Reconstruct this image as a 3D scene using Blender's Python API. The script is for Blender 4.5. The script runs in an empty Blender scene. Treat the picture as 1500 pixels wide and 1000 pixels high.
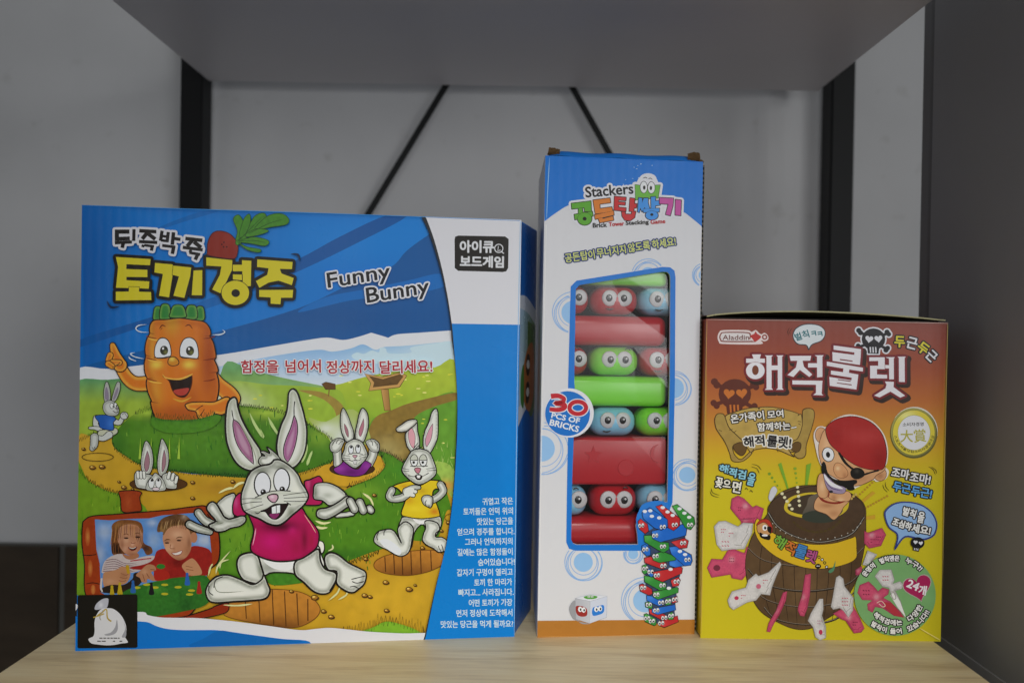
import bpy, bmesh, math, random
import numpy as np
from mathutils import Vector, Matrix, noise as mnoise
from mathutils.geometry import delaunay_2d_cdt

random.seed(7)
SC = bpy.context.scene
COL = SC.collection

# ------------------------------------------------------------------ camera
F = 1300.0                                   # focal length in widths of a 1500-wide picture
ROLL, PITCH = math.radians(0.95), math.radians(-0.5)
CAMZ = 0.205                                 # the wooden board's top is z = 0
cam_d = bpy.data.cameras.new('camera')
cam_d.sensor_width = 36.0
cam_d.lens = 36.0 * F / 1500.0
cam_d.clip_start, cam_d.clip_end = 0.02, 60
cam_d.dof.use_dof = True
cam_d.dof.focus_distance = 0.585
cam_d.dof.aperture_fstop = 5.0
cam = bpy.data.objects.new('camera', cam_d)
COL.objects.link(cam)
_f = Vector((0, math.cos(PITCH), math.sin(PITCH)))
_u0 = Vector((0, -math.sin(PITCH), math.cos(PITCH)))
_r0 = Vector((1, 0, 0))
_r = _r0 * math.cos(ROLL) + _u0 * math.sin(ROLL)
_u = -_r0 * math.sin(ROLL) + _u0 * math.cos(ROLL)
cam.matrix_world = Matrix(((_r.x, _u.x, -_f.x, 0), (_r.y, _u.y, -_f.y, 0), (_r.z, _u.z, -_f.z, CAMZ), (0, 0, 0, 1)))
SC.camera = cam

# ------------------------------------------------------------------ light
world = bpy.data.worlds.new('World')
SC.world = world
world.use_nodes = True
world.node_tree.nodes['Background'].inputs[0].default_value = (0.93, 0.96, 1.0, 1)
world.node_tree.nodes['Background'].inputs[1].default_value = 0.20

def area(name, loc, target, sx, sy, power, color, spread=180):
    d = bpy.data.lights.new(name, 'AREA')
    d.shape = 'RECTANGLE'
    d.size, d.size_y = sx, sy
    d.energy = power
    d.color = color
    d.spread = math.radians(spread)
    o = bpy.data.objects.new(name, d)
    COL.objects.link(o)
    o.location = loc
    o.rotation_euler = (Vector(target) - Vector(loc)).to_track_quat('-Z', 'Y').to_euler()
    return o
area('window_light', (1.00, -1.12, 0.46), (0.03, 0.62, 0.20), 0.74, 0.72, 0.76, (1.0, 1.0, 1.0), 48)
area('front_fill', (0.08, -1.15, 0.33), (0.05, 0.70, 0.22), 0.90, 0.60, 0.42, (1.0, 1.0, 1.0), 48)  # added fill from the front, brightens the wall behind the boxes
area('top_fill', (0.12, -1.05, 1.08), (-0.01, 0.44, 0.0), 0.40, 0.36, 0.37, (1.0, 0.975, 0.92), 27)  # added lamp with a narrow beam from above, brightens the wooden board

SC.view_settings.view_transform = 'Standard'
SC.view_settings.look = 'None'
SC.view_settings.exposure = 0.0
SC.view_settings.gamma = 1.0
SC.view_settings.use_curve_mapping = False

# ------------------------------------------------------------------ objects
def mesh_obj(name, verts, faces, mat=None, parent=None, smooth=False):
    m = bpy.data.meshes.new(name)
    m.from_pydata([tuple(v) for v in verts], [], [tuple(f) for f in faces])
    m.update()
    if mat: m.materials.append(mat)
    if smooth:
        for p in m.polygons: p.use_smooth = True
    o = bpy.data.objects.new(name, m)
    COL.objects.link(o)
    if parent: o.parent = parent
    return o

def bm_obj(name, bm, mat=None, parent=None, smooth=False):
    m = bpy.data.meshes.new(name)
    bmesh.ops.recalc_face_normals(bm, faces=bm.faces)
    bm.to_mesh(m); bm.free()
    if mat: m.materials.append(mat)
    if smooth:
        for p in m.polygons: p.use_smooth = True
    o = bpy.data.objects.new(name, m)
    COL.objects.link(o)
    if parent: o.parent = parent
    return o

def thing(name, label, cat, loc=(0, 0, 0), rz=0.0, group=None):
    o = bpy.data.objects.new(name, None)
    COL.objects.link(o)
    o.empty_display_size = 0.02
    o.location = loc; o.rotation_euler = (0, 0, rz)
    return tag(o, label, cat, group)

def tag(o, label, cat, group=None):
    o['label'] = label; o['category'] = cat
    if group: o['group'] = group
    return o

def add_box(bm, x0, x1, y0, y1, z0, z1, bev=0.0, seg=2):
    r = bmesh.ops.create_cube(bm, size=1.0)
    vs = r['verts']
    for v in vs:
        v.co = Vector((x0 + (v.co.x + .5) * (x1 - x0), y0 + (v.co.y + .5) * (y1 - y0), z0 + (v.co.z + .5) * (z1 - z0)))
    if bev:
        es = list({e for v in vs for e in v.link_edges})
        bmesh.ops.bevel(bm, geom=es, offset=bev, segments=seg, affect='EDGES', profile=0.5)

def box_obj(name, x0, x1, y0, y1, z0, z1, mat, parent=None, bev=0.0, seg=2):
    bm = bmesh.new(); add_box(bm, x0, x1, y0, y1, z0, z1, bev, seg)
    return bm_obj(name, bm, mat, parent)

# ------------------------------------------------------------------ colour and materials
def s2l(v): return v / 12.92 if v <= 0.04045 else ((v + 0.055) / 1.055) ** 2.4
KINK = 0.80 / s2l(200 / 255)                 # a print colour is given as it looks where white paper looks 200
TONE = 1.0                                   # scales a print's colours down, to put shade into them
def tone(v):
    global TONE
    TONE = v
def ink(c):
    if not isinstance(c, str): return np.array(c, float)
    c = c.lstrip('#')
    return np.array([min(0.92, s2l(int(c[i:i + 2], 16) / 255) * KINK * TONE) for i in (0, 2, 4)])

def new_mat(name, base=(.5, .5, .5), rough=.5, spec=.5, metal=0.0):
    m = bpy.data.materials.new(name); m.use_nodes = True
    b = m.node_tree.nodes['Principled BSDF']
    b.inputs['Base Color'].default_value = (*base, 1)
    b.inputs['Roughness'].default_value = rough
    b.inputs['Specular IOR Level'].default_value = spec
    b.inputs['Metallic'].default_value = metal
    return m, m.node_tree, b

def nd(nt, kind, **kw):
    n = nt.nodes.new(kind)
    for k, v in kw.items():
        if k in n.inputs: n.inputs[k].default_value = v
        else: setattr(n, k, v)
    return n

def coords(nt, scale=(1, 1, 1), rot=(0, 0, 0)):
    t = nd(nt, 'ShaderNodeTexCoord'); mp = nd(nt, 'ShaderNodeMapping')
    mp.inputs['Scale'].default_value = scale; mp.inputs['Rotation'].default_value = rot
    nt.links.new(t.outputs['Object'], mp.inputs['Vector'])
    return mp.outputs['Vector']

def bump(nt, b, height, strength=.2, dist=.001, prev=None):
    n = nd(nt, 'ShaderNodeBump', Strength=strength, Distance=dist)
    nt.links.new(height, n.inputs['Height'])
    if prev is not None: nt.links.new(prev, n.inputs['Normal'])
    nt.links.new(n.outputs['Normal'], b.inputs['Normal'])
    return n.outputs['Normal']

def print_mat(name, rough, flute=0.10):
    """Printed, coated cardboard: the printed colour is the 'print' attribute, the sheet is a little wavy."""
    m, nt, b = new_mat(name, rough=rough, spec=.15)
    a = nd(nt, 'ShaderNodeAttribute', attribute_name='print')
    nt.links.new(a.outputs['Color'], b.inputs['Base Color'])
    v = coords(nt)
    w = nd(nt, 'ShaderNodeTexWave', wave_type='BANDS', bands_direction='X', Scale=52.0, Distortion=1.2)
    w.inputs['Detail'].default_value = 1.0
    nt.links.new(v, w.inputs['Vector'])
    n1 = nd(nt, 'ShaderNodeTexNoise', Scale=22.0, Detail=4.0)
    nt.links.new(v, n1.inputs['Vector'])
    n2 = nd(nt, 'ShaderNodeTexNoise', Scale=420.0, Detail=3.0)
    nt.links.new(v, n2.inputs['Vector'])
    p = bump(nt, b, w.outputs['Fac'], flute, .0003)
    p = bump(nt, b, n1.outputs['Fac'], .2, .003, p)
    bump(nt, b, n2.outputs['Fac'], .12, .0002, p)
    mr = nd(nt, 'ShaderNodeMapRange'); mr.inputs['To Min'].default_value = rough - .08; mr.inputs['To Max'].default_value = rough + .12
    nt.links.new(n1.outputs['Fac'], mr.inputs['Value'])
    nt.links.new(mr.outputs['Result'], b.inputs['Roughness'])
    return m

# ------------------------------------------------------------------ printing on a carton's face
DZ = 2e-6
class Face:
    """A flat carton face: maps points of a working drawing onto metres across and up the face."""
    def __init__(s, quad, W, H, root, mat):
        s.W, s.H, s.root, s.mat, s.k = W, H, root, mat, 1
        src = quad; dst = [(0, H), (W, H), (W, 0), (0, 0)]
        A, B = [], []
        for (x, y), (u, v) in zip(src, dst):
            A.append([x, y, 1, 0, 0, 0, -u * x, -u * y]); B.append(u)
            A.append([0, 0, 0, x, y, 1, -v * x, -v * y]); B.append(v)
        h = np.linalg.solve(np.array(A, float), np.array(B, float))
        s.M = np.append(h, 1).reshape(3, 3)
    def uv(s, p):
        p = np.asarray(p, float)
        q = np.c_[p, np.ones(len(p))] @ s.M.T
        q = q[:, :2] / q[:, 2:]
        q[:, 0] = np.clip(q[:, 0], 0, s.W); q[:, 1] = np.clip(q[:, 1], 0, s.H)
        return q

class Part:
    def __init__(s, face, name, label=None, parent=None):
        s.f, s.name, s.label, s.parent = face, name, label, parent
        s.v, s.c, s.t, s.n = [], [], [], 0
    def put(s, pts, tris, cols):
        if not len(tris): return
        q = s.f.uv(pts)
        y = -s.f.k * DZ; s.f.k += 1
        s.v.append(np.c_[q[:, 0], np.full(len(q), y), q[:, 1]])
        s.c.append(np.broadcast_to(cols, (len(q), 3)))
        s.t.append(np.asarray(tris, int) + s.n); s.n += len(q)
    def build(s):
        v, c, t = np.vstack(s.v), np.vstack(s.c), np.vstack(s.t)
        # keep every face turned outwards
        a, b, d = v[t[:, 0]], v[t[:, 1]], v[t[:, 2]]
        cr = (b[:, 0] - a[:, 0]) * (d[:, 2] - a[:, 2]) - (b[:, 2] - a[:, 2]) * (d[:, 0] - a[:, 0])
        t = t[np.abs(cr) > 1e-14]; cr = cr[np.abs(cr) > 1e-14]
        t[cr < 0] = t[cr < 0][:, ::-1]
        o = mesh_obj(s.name, v, t.tolist(), s.f.mat, s.parent or s.f.root)
        at = o.data.attributes.new('print', 'FLOAT_COLOR', 'POINT')
        at.data.foreach_set('color', np.c_[c, np.ones(len(c))].astype('f').ravel())
        if s.label: o['label'] = s.label
        return o

P = None                                     # the part being printed
X = (0.0, 0.0, 1.0)                          # working-drawing origin and scale
def part(face, name, label=None, parent=None):
    global P
    if P is not None and P.n: P.build()
    P = Part(face, name, label, parent)
def done():
    global P
    o = P.build() if P and P.n else None
    P = None
    return o
def at(x=0.0, y=0.0, s=1.0):
    global X
    X = (x, y, s)
def px(pts): return [(X[0] + p[0] / X[2], X[1] + p[1] / X[2]) + tuple(p[2:]) for p in pts]

def smooth(pts, closed=True, n=5):
    N = len(pts); out = []
    P2 = [np.array(p[:2], float) for p in pts]; cr = [len(p) > 2 for p in pts]
    for i in range(N if closed else N - 1):
        j = (i + 1) % N
        p1, p2 = P2[i], P2[j]
        p0 = p1 if cr[i] or (not closed and i == 0) else P2[i - 1]
        p3 = p2 if cr[j] or (not closed and j == N - 1) else P2[(j + 1) % N]
        for k in range(n):
            t = k / n
            out.append(.5 * ((2 * p1) + (p2 - p0) * t + (2 * p0 - 5 * p1 + 4 * p2 - p3) * t * t + (3 * p1 - p0 - 3 * p2 + p3) * t ** 3))
    if not closed: out.append(P2[-1])
    return np.array(out)

def seg_dist(p, poly):
    a = poly; b = np.roll(poly, -1, 0); d = b - a
    L = (d ** 2).sum(1) + 1e-12
    t = np.clip(((p[:, None, :] - a[None]) * d[None]).sum(2) / L, 0, 1)
    q = a[None] + t[..., None] * d[None]
    return np.sqrt(((p[:, None, :] - q) ** 2).sum(2)).min(1)

def colour(p, c, poly=None, rim=None, blobs=(), lin=None, noise=None, fn=None):
    out = np.tile(ink(c), (len(p), 1))
    if lin:
        x0, y0, x1, y1, c1 = lin
        d = np.array([x1 - x0, y1 - y0], float)
        t = np.clip(((p - (x0, y0)) @ d) / (d @ d), 0, 1)[:, None]
        out = out * (1 - t) + ink(c1) * t
    for (x, y, rx, ry, bc, al) in blobs:
        w = al * np.exp(-(((p[:, 0] - x) / rx) ** 2 + ((p[:, 1] - y) / ry) ** 2))[:, None]
        out = out * (1 - w) + ink(bc) * w
    if rim is not None and poly is not None:
        wd, rc, al = rim
        t = seg_dist(p, poly) / wd
        w = (al * np.clip(np.where(t < .38, (t / .38) ** 1.3, 1 - (t - .38) / .62), 0, 1))[:, None]
        out = out * (1 - w) + ink(rc) * w
    if noise:
        sc, am = noise
        k = np.array([mnoise.noise(Vector((q[0] / sc, q[1] / sc, 3.1))) + .5 * mnoise.noise(Vector((q[0] / sc * 2.7, q[1] / sc * 2.7, 9.7))) for q in p])
        out = out * np.clip(1 + am * k, .2, 2)[:, None]
    if fn: out = fn(p, out)
    return np.clip(out, 0.004, .92)

def fill(pts, c, sm=1, ink_w=0, ink_c='#17130f', g=None, n=5, **sh):
    """One printed area: outline (smoothed unless sm=0), colour, optional airbrush shading and ink line."""
    q = px(pts)
    poly = smooth(q, True, n) if sm else np.array([p[:2] for p in q], float)
    area_fill(poly, c, g, **sh)
    if ink_w: ribbon(np.vstack([poly, poly[:1]]), ink_w, ink_c)
    return poly

def area_fill(poly, c, g=None, **sh):
    lo, hi = poly.min(0), poly.max(0)
    extra = np.zeros((0, 2))
    if sh and any(v is not None and v != () for v in sh.values()):
        g = g or max(1.3, float(max(hi - lo)) / 26)
        xs, ys = np.meshgrid(np.arange(lo[0] + g * .5, hi[0], g), np.arange(lo[1] + g * .5, hi[1], g))
        xs = xs + ((np.arange(len(xs)) % 2) * g * .5)[:, None]
        extra = np.c_[xs.ravel(), ys.ravel()]
        if len(extra): extra = extra[seg_dist(extra, poly) > g * .35] if len(extra) * len(poly) < 3e6 else extra
    vs = [Vector(p) for p in poly] + [Vector(p) for p in extra]
    r = delaunay_2d_cdt(vs, [], [list(range(len(poly)))], 1, 1e-5)
    p = np.array([tuple(v) for v in r[0]])
    if not len(r[2]): return
    tris = [f for f in r[2] if len(f) == 3]
    P.put(p, tris, colour(p, c, poly, **sh))

def tri_loops(loops):
    """Triangles of the area between closed loops (even-odd)."""
    loops = [np.array([p[:2] for p in L], float) for L in loops]
    vs, ed = [], []
    for L in loops:
        k = len(vs); vs += [Vector(p) for p in L]
        ed += [(k + i, k + (i + 1) % len(L)) for i in range(len(L))]
    r = delaunay_2d_cdt(vs, ed, [], 0, 1e-9)
    p = np.array([tuple(v) for v in r[0]])
    t = [f for f in r[2] if len(f) == 3]
    c = p[np.array(t)].mean(1)
    n = np.zeros(len(c), int)
    for L in loops:
        j = np.roll(L, 1, 0)
        cond = (L[None, :, 1] > c[:, None, 1]) != (j[None, :, 1] > c[:, None, 1])
        xx = (j[None, :, 0] - L[None, :, 0]) * (c[:, None, 1] - L[None, :, 1]) / (j[None, :, 1] - L[None, :, 1] + 1e-15) + L[None, :, 0]
        n += (cond & (c[:, None, 0] < xx)).sum(1)
    return p, [f for f, k in zip(t, n) if k % 2]

def fill_hole(outer, holes, c, **sh):
    """A printed area with cut-outs."""
    p, t = tri_loops([outer] + list(holes))
    P.put(p, t, colour(p, c, **sh))

def ribbon(p, w, c, taper=(1, 1), wob=0.12):
    """An ink line of width w along p."""
    p = np.asarray(p, float)
    keep = np.r_[True, (np.abs(np.diff(p, axis=0)).sum(1) > 1e-4)]
    p = p[keep]
    if len(p) < 2: return
    closed = np.abs(p[0] - p[-1]).sum() < 1e-3
    d = np.diff(p, axis=0); d /= np.linalg.norm(d, axis=1)[:, None] + 1e-9
    a = np.vstack([d[-1:] if closed else d[:1], d]); b = np.vstack([d, d[:1] if closed else d[-1:]])
    t = a + b; t /= np.linalg.norm(t, axis=1)[:, None] + 1e-9
    nrm = np.c_[-t[:, 1], t[:, 0]]
    L = len(p); s = np.linspace(0, 1, L)
    ww = w * .5 * np.minimum(1, np.minimum(taper[0] + s * 4, taper[1] + (1 - s) * 4))
    ww = ww * (1 + wob * np.sin(s * 9 + p[0, 0]))
    v = np.vstack([p + nrm * ww[:, None], p - nrm * ww[:, None]])
    tris = []
    for i in range(L - 1):
        tris += [(i, i + 1, L + i + 1), (i, L + i + 1, L + i)]
    P.put(v, tris, ink(c))

def line(pts, w, c='#17130f', sm=1, taper=(1, 1), n=5):
    q = px(pts)
    ribbon(smooth(q, False, n) if sm and len(q) > 2 else [p[:2] for p in q], w, c, taper)

def ell(x, y, rx, ry, c, rot=0, ink_w=0, ink_c='#17130f', n=28, **sh):
    a = np.linspace(0, 2 * math.pi, n, endpoint=False); r = math.radians(rot)
    pts = [(x + rx * math.cos(k) * math.cos(r) - ry * math.sin(k) * math.sin(r), y + rx * math.cos(k) * math.sin(r) + ry * math.sin(k) * math.cos(r)) for k in a]
    return fill(pts, c, 0, ink_w, ink_c, **sh)

def ring(x, y, r, w, c, sx=1.0, sy=1.0, n=40):
    a = np.linspace(0, 2 * math.pi, n + 1)
    ribbon(px([(x + r * sx * math.cos(k), y + r * sy * math.sin(k)) for k in a]), w, c, wob=0)

def limb(pts, rad, c, ink_w=0, ink_c='#17130f', **sh):
    """A tapered sausage through pts: fingers, arms, feet."""
    p = smooth([tuple(q) for q in pts], False, 6)
    rr = np.interp(np.linspace(0, 1, len(p)), np.linspace(0, 1, len(rad)), rad)
    d = np.gradient(p, axis=0); d /= np.linalg.norm(d, axis=1)[:, None] + 1e-9
    nm = np.c_[-d[:, 1], d[:, 0]]
    def cap(c0, dv, r):
        a0 = math.atan2(dv[1], dv[0])
        return [c0 + r * np.array((math.cos(a0 + t), math.sin(a0 + t))) for t in np.linspace(math.pi / 2, -math.pi / 2, 9)[1:-1]]
    out = list(p + nm * rr[:, None]) + cap(p[-1], d[-1], rr[-1]) + list((p - nm * rr[:, None])[::-1]) + cap(p[0], -d[0], rr[0])
    return fill([tuple(o) for o in out], c, 0, ink_w, ink_c, **sh)

def fringe(pts, h, c='#17130f', w=1.2, step=2.2, k_=1.8):
    """A jagged edge of grass blades along a line."""
    h *= k_; w *= k_; p = smooth(px(pts), False, 8)
    L = np.r_[0, np.cumsum(np.linalg.norm(np.diff(p, axis=0), axis=1))]
    out = []; s = 0; k = 0
    while s < L[-1]:
        x = np.interp(s, L, p[:, 0]); y = np.interp(s, L, p[:, 1])
        out.append((x + random.uniform(-.8, .8), y - (h * random.uniform(.5, 1.1) if k % 2 else -h * random.uniform(0, .3))))
        s += step * random.uniform(.5, 1.1) * (.45 if k % 2 else 1); k += 1
    if len(out) > 1: ribbon(out, w, c, wob=0)

# ---- lettering
_G = {}
def glyph_mesh(s):
    """Triangles and outlines of a word set in the built-in typeface."""
    if s not in _G:
        cu = bpy.data.curves.new('w', 'FONT'); cu.body = s; cu.resolution_u = 3
        o = bpy.data.objects.new('w', cu); COL.objects.link(o)
        dg = bpy.context.evaluated_depsgraph_get(); dg.update()
        m = bpy.data.meshes.new_from_object(o.evaluated_get(dg))
        bm = bmesh.new(); bm.from_mesh(m)
        bmesh.ops.remove_doubles(bm, verts=bm.verts, dist=1e-6)
        bmesh.ops.triangulate(bm, faces=bm.faces)
        bm.verts.index_update()
        v = np.array([x.co[:2] for x in bm.verts]); t = [[x.index for x in f.verts] for f in bm.faces]
        nxt = {}
        ed = [(e.verts[0].index, e.verts[1].index) for e in bm.edges if len(e.link_faces) == 1]
        bm.free(); bpy.data.objects.remove(o); bpy.data.curves.remove(cu); bpy.data.meshes.remove(m)
        lo, hi = v.min(0), v.max(0)
        _G[s] = (v, t, ed, lo, hi)
    return _G[s]

def union(polys):
    """Triangles of the union of convex polygons (no overlaps)."""
    vs, fs = [], []
    for q in polys:
        q = np.asarray(q, float); x, y = q[:, 0], q[:, 1]
        if (x * np.roll(y, -1) - y * np.roll(x, -1)).sum() < 0: q = q[::-1]
        fs.append(list(range(len(vs), len(vs) + len(q)))); vs += [Vector((float(a), float(b))) for a, b in q]
    r = delaunay_2d_cdt(vs, [], fs, 0, 1e-5)
    p = np.array([tuple(v) for v in r[0]])
    t = [f for f in r[2] if len(f) == 3]
    c = p[np.array(t)].mean(1)
    hit = np.zeros(len(c), bool)
    for f in fs:
        q = np.array([vs[i] for i in f])
        lo, hi = q.min(0), q.max(0)
        k = np.where(~hit & (c[:, 0] >= lo[0]) & (c[:, 0] <= hi[0]) & (c[:, 1] >= lo[1]) & (c[:, 1] <= hi[1]))[0]
        if not len(k): continue
        e = np.roll(q, -1, 0) - q
        d = c[k][:, None, :] - q[None]
        hit[k] |= ((e[None, :, 0] * d[..., 1] - e[None, :, 1] * d[..., 0]) >= -1e-9).all(1)
    return p, [f for f, o in zip(t, hit) if o]

def fat(v, t, ed, w):
    polys = [[v[i] for i in f] for f in t]
    seen = set()
    for a, b in ed:
        d = v[b] - v[a]; L = np.hypot(*d)
        if L < 1e-6: continue
        nn = np.array((-d[1], d[0])) / L * w
        polys.append([v[a] + nn, v[b] + nn, v[b] - nn, v[a] - nn])
        for k in (a, b):
            if k not in seen:
                seen.add(k)
                polys.append([v[k] + w * np.array((math.cos(q), math.sin(q))) for q in np.arange(7) * 2 * math.pi / 7])
    return union(polys)

def text(s, p0, p1, h, c, bold=0.0, lines=(), shear=0.0, arc=None, lin=None):
    """Word s from p0 to p1 along its base line, h tall; bold and lines are stroke widths in picture units."""
    v, t, ed, lo, hi = glyph_mesh(s)
    n = (v - lo) / (hi - lo)
    if arc:
        cx, cy, r, a0, a1, inside = arc          # degrees, clockwise from three o'clock
        a = np.radians(a0 + (a1 - a0) * n[:, 0]); rr = r + (-h if inside else h) * n[:, 1]
        q = np.c_[cx + rr * np.cos(a), cy + rr * np.sin(a)]
    else:
        a, b = np.array(p0, float), np.array(p1, float)
        d = b - a; e = d / np.linalg.norm(d); up = np.array((e[1], -e[0]))
        q = a + n[:, :1] * d + n[:, 1:] * (up + shear * e) * h
    q = np.array(px([tuple(k) for k in q]))
    for w, lc in lines:
        pp, tt = fat(q, t, ed, w + bold)
        P.put(pp, tt, ink(lc))
    if bold: pp, tt = fat(q, t, ed, bold)
    else: pp, tt = q, t
    P.put(pp, tt, colour(pp, c, lin=lin))

def blocks(polys, c, lines=(), edge=0, edge_c='#17130f', off=(0, 0)):
    """Hand-cut block letters: a list of corner polygons, outlined together."""
    qs = [np.array(px(q))[:, :2] for q in polys]
    for w, lc, *o in lines:
        ox = np.array(o[0]) if o else np.zeros(2)
        allp = []
        for q in qs:
            q = q + ox
            r = delaunay_2d_cdt([Vector(k) for k in q], [], [list(range(len(q)))], 1, 1e-5)
            pv = np.array([tuple(k) for k in r[0]])
            allp += [[pv[i] for i in f] for f in r[2]]
            for i in range(len(q)):
                a, b = q[i - 1], q[i]; d = b - a; L = np.hypot(*d)
                if L < 1e-6: continue
                nn = np.array((-d[1], d[0])) / L * w
                allp.append([a + nn, b + nn, b - nn, a - nn])
                allp.append([b + w * np.array((math.cos(k), math.sin(k))) for k in np.arange(8) * math.pi / 4])
        pp, tt = union(allp)
        P.put(pp, tt, ink(lc))
    for q in qs:
        area_fill(q, c)
        if edge: ribbon(np.vstack([q, q[:1]]), edge, edge_c, wob=0)

def bar(x0, y0, x1, y1, w, w1=None):
    """A straight stroke of a block letter as a polygon."""
    a, b = np.array((x0, y0), float), np.array((x1, y1), float)
    d = b - a; d /= np.linalg.norm(d); nn = np.array((-d[1], d[0]))
    w1 = w1 or w
    return [tuple(a + nn * w / 2), tuple(b + nn * w1 / 2), tuple(b - nn * w1 / 2), tuple(a - nn * w / 2)]
def disc(x, y, r, r2=None, n=20):
    return [(x + r * math.cos(k), y + (r2 or r) * math.sin(k)) for k in np.arange(n) * 2 * math.pi / n]

# ================================================================== the setting
def wall_mat():
    m, nt, b = new_mat('wallpaper', (.55, .56, .57), .72, .25)
    v = coords(nt)
    n = nd(nt, 'ShaderNodeTexNoise', Scale=5.0, Detail=6.0); nt.links.new(v, n.inputs['Vector'])
    cr = nd(nt, 'ShaderNodeValToRGB')
    cr.color_ramp.elements[0].position = .3; cr.color_ramp.elements[0].color = (.58, .585, .59, 1)
    cr.color_ramp.elements[1].position = .75; cr.color_ramp.elements[1].color = (.68, .685, .69, 1)
    nt.links.new(n.outputs['Fac'], cr.inputs['Fac'])
    sp = nd(nt, 'ShaderNodeTexNoise', Scale=38.0, Detail=2.0); nt.links.new(v, sp.inputs['Vector'])
    r2 = nd(nt, 'ShaderNodeValToRGB')
    r2.color_ramp.elements[0].position = .66; r2.color_ramp.elements[0].color = (1, 1, 1, 1)
    r2.color_ramp.elements[1].position = .80; r2.color_ramp.elements[1].color = (.86, .855, .84, 1)
    nt.links.new(sp.outputs['Fac'], r2.inputs['Fac'])
    mx = nd(nt, 'ShaderNodeMix', data_type='RGBA', blend_type='MULTIPLY'); mx.inputs['Factor'].default_value = 1
    nt.links.new(cr.outputs['Color'], mx.inputs['A']); nt.links.new(r2.outputs['Color'], mx.inputs['B'])
    nt.links.new(mx.outputs['Result'], b.inputs['Base Color'])
    f = nd(nt, 'ShaderNodeTexNoise', Scale=900.0, Detail=2.0); nt.links.new(v, f.inputs['Vector'])
    n3 = nd(nt, 'ShaderNodeTexNoise', Scale=3.2, Detail=3.0)
    v3 = coords(nt, (2.2, 1, .8)); nt.links.new(v3, n3.inputs['Vector'])
    p = bump(nt, b, f.outputs['Fac'], .25, .0005)
    bump(nt, b, n3.outputs['Fac'], .30, .02, p)
    return m
M_WALL = wall_mat()

def bulged_wall():
    """The wall: flat, but its paper stands off in a long soft fold by the right-hand post."""
    vs, fs = [], []
    xs = np.concatenate([np.linspace(-1.6, -.5, 8), np.linspace(-.48, .6, 120), np.linspace(.65, 1.6, 8)])
    zs = np.concatenate([np.linspace(-1.0, -.1, 5), np.linspace(-.05, .6, 60), np.linspace(.7, 1.7, 5)])
    for z in zs:
        for x in xs:
            d = .011 * math.exp(-((x - .262 + .05 * (z - .35)) / .014) ** 2) * math.exp(-((z - .42) / .12) ** 2)
            d += .004 * math.exp(-((x + .29) / .03) ** 2) * math.exp(-((z - .33) / .2) ** 2)
            d += .0015 * math.sin(x * 9 + z * 3)
            vs.append((x, .914 - d, z))
    w = len(xs)
    for j in range(len(zs) - 1):
        for i in range(w - 1):
            fs.append((j * w + i, j * w + i + 1, (j + 1) * w + i + 1, (j + 1) * w + i))
    o = mesh_obj('wall', vs, fs, M_WALL, smooth=True)
    o['kind'] = 'structure'
bulged_wall()

def tile_mat():
    m, nt, b = new_mat('brown_tile', (.06, .042, .03), .55, .3)
    v = coords(nt, (1, 1, 3))
    n = nd(nt, 'ShaderNodeTexNoise', Scale=14.0, Detail=6.0); nt.links.new(v, n.inputs['Vector'])
    cr = nd(nt, 'ShaderNodeValToRGB')
    cr.color_ramp.elements[0].position = .3; cr.color_ramp.elements[0].color = (.036, .026, .016, 1)
    cr.color_ramp.elements[1].position = .75; cr.color_ramp.elements[1].color = (.066, .047, .030, 1)
    nt.links.new(n.outputs['Fac'], cr.inputs['Fac']); nt.links.new(cr.outputs['Color'], b.inputs['Base Color'])
    return m
M_TILE = tile_mat()
M_GROUT = new_mat('pale_grout', (.12, .12, .11), .8, .2)[0]
bm = bmesh.new()
for x0, x1 in ((-1.20, -.832), (-.826, -.4575), (-.4515, -.083), (-.077, .291)):
    add_box(bm, x0, x1, .900, .9065, -.40, -.019, .0012)
sk = bm_obj('skirting', bm, M_TILE); sk['kind'] = 'structure'
bm = bmesh.new(); add_box(bm, -1.2, .30, .9033, .9068, -.40, -.0172)
gr = bm_obj('grout', bm, M_GROUT, sk)
bm = bmesh.new(); add_box(bm, -3, 3, -2.5, .92, -1.02, -1.0)
fl = bm_obj('floor', bm, new_mat('floor', (.16, .14, .12), .6, .3)[0]); fl['kind'] = 'structure'

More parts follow.
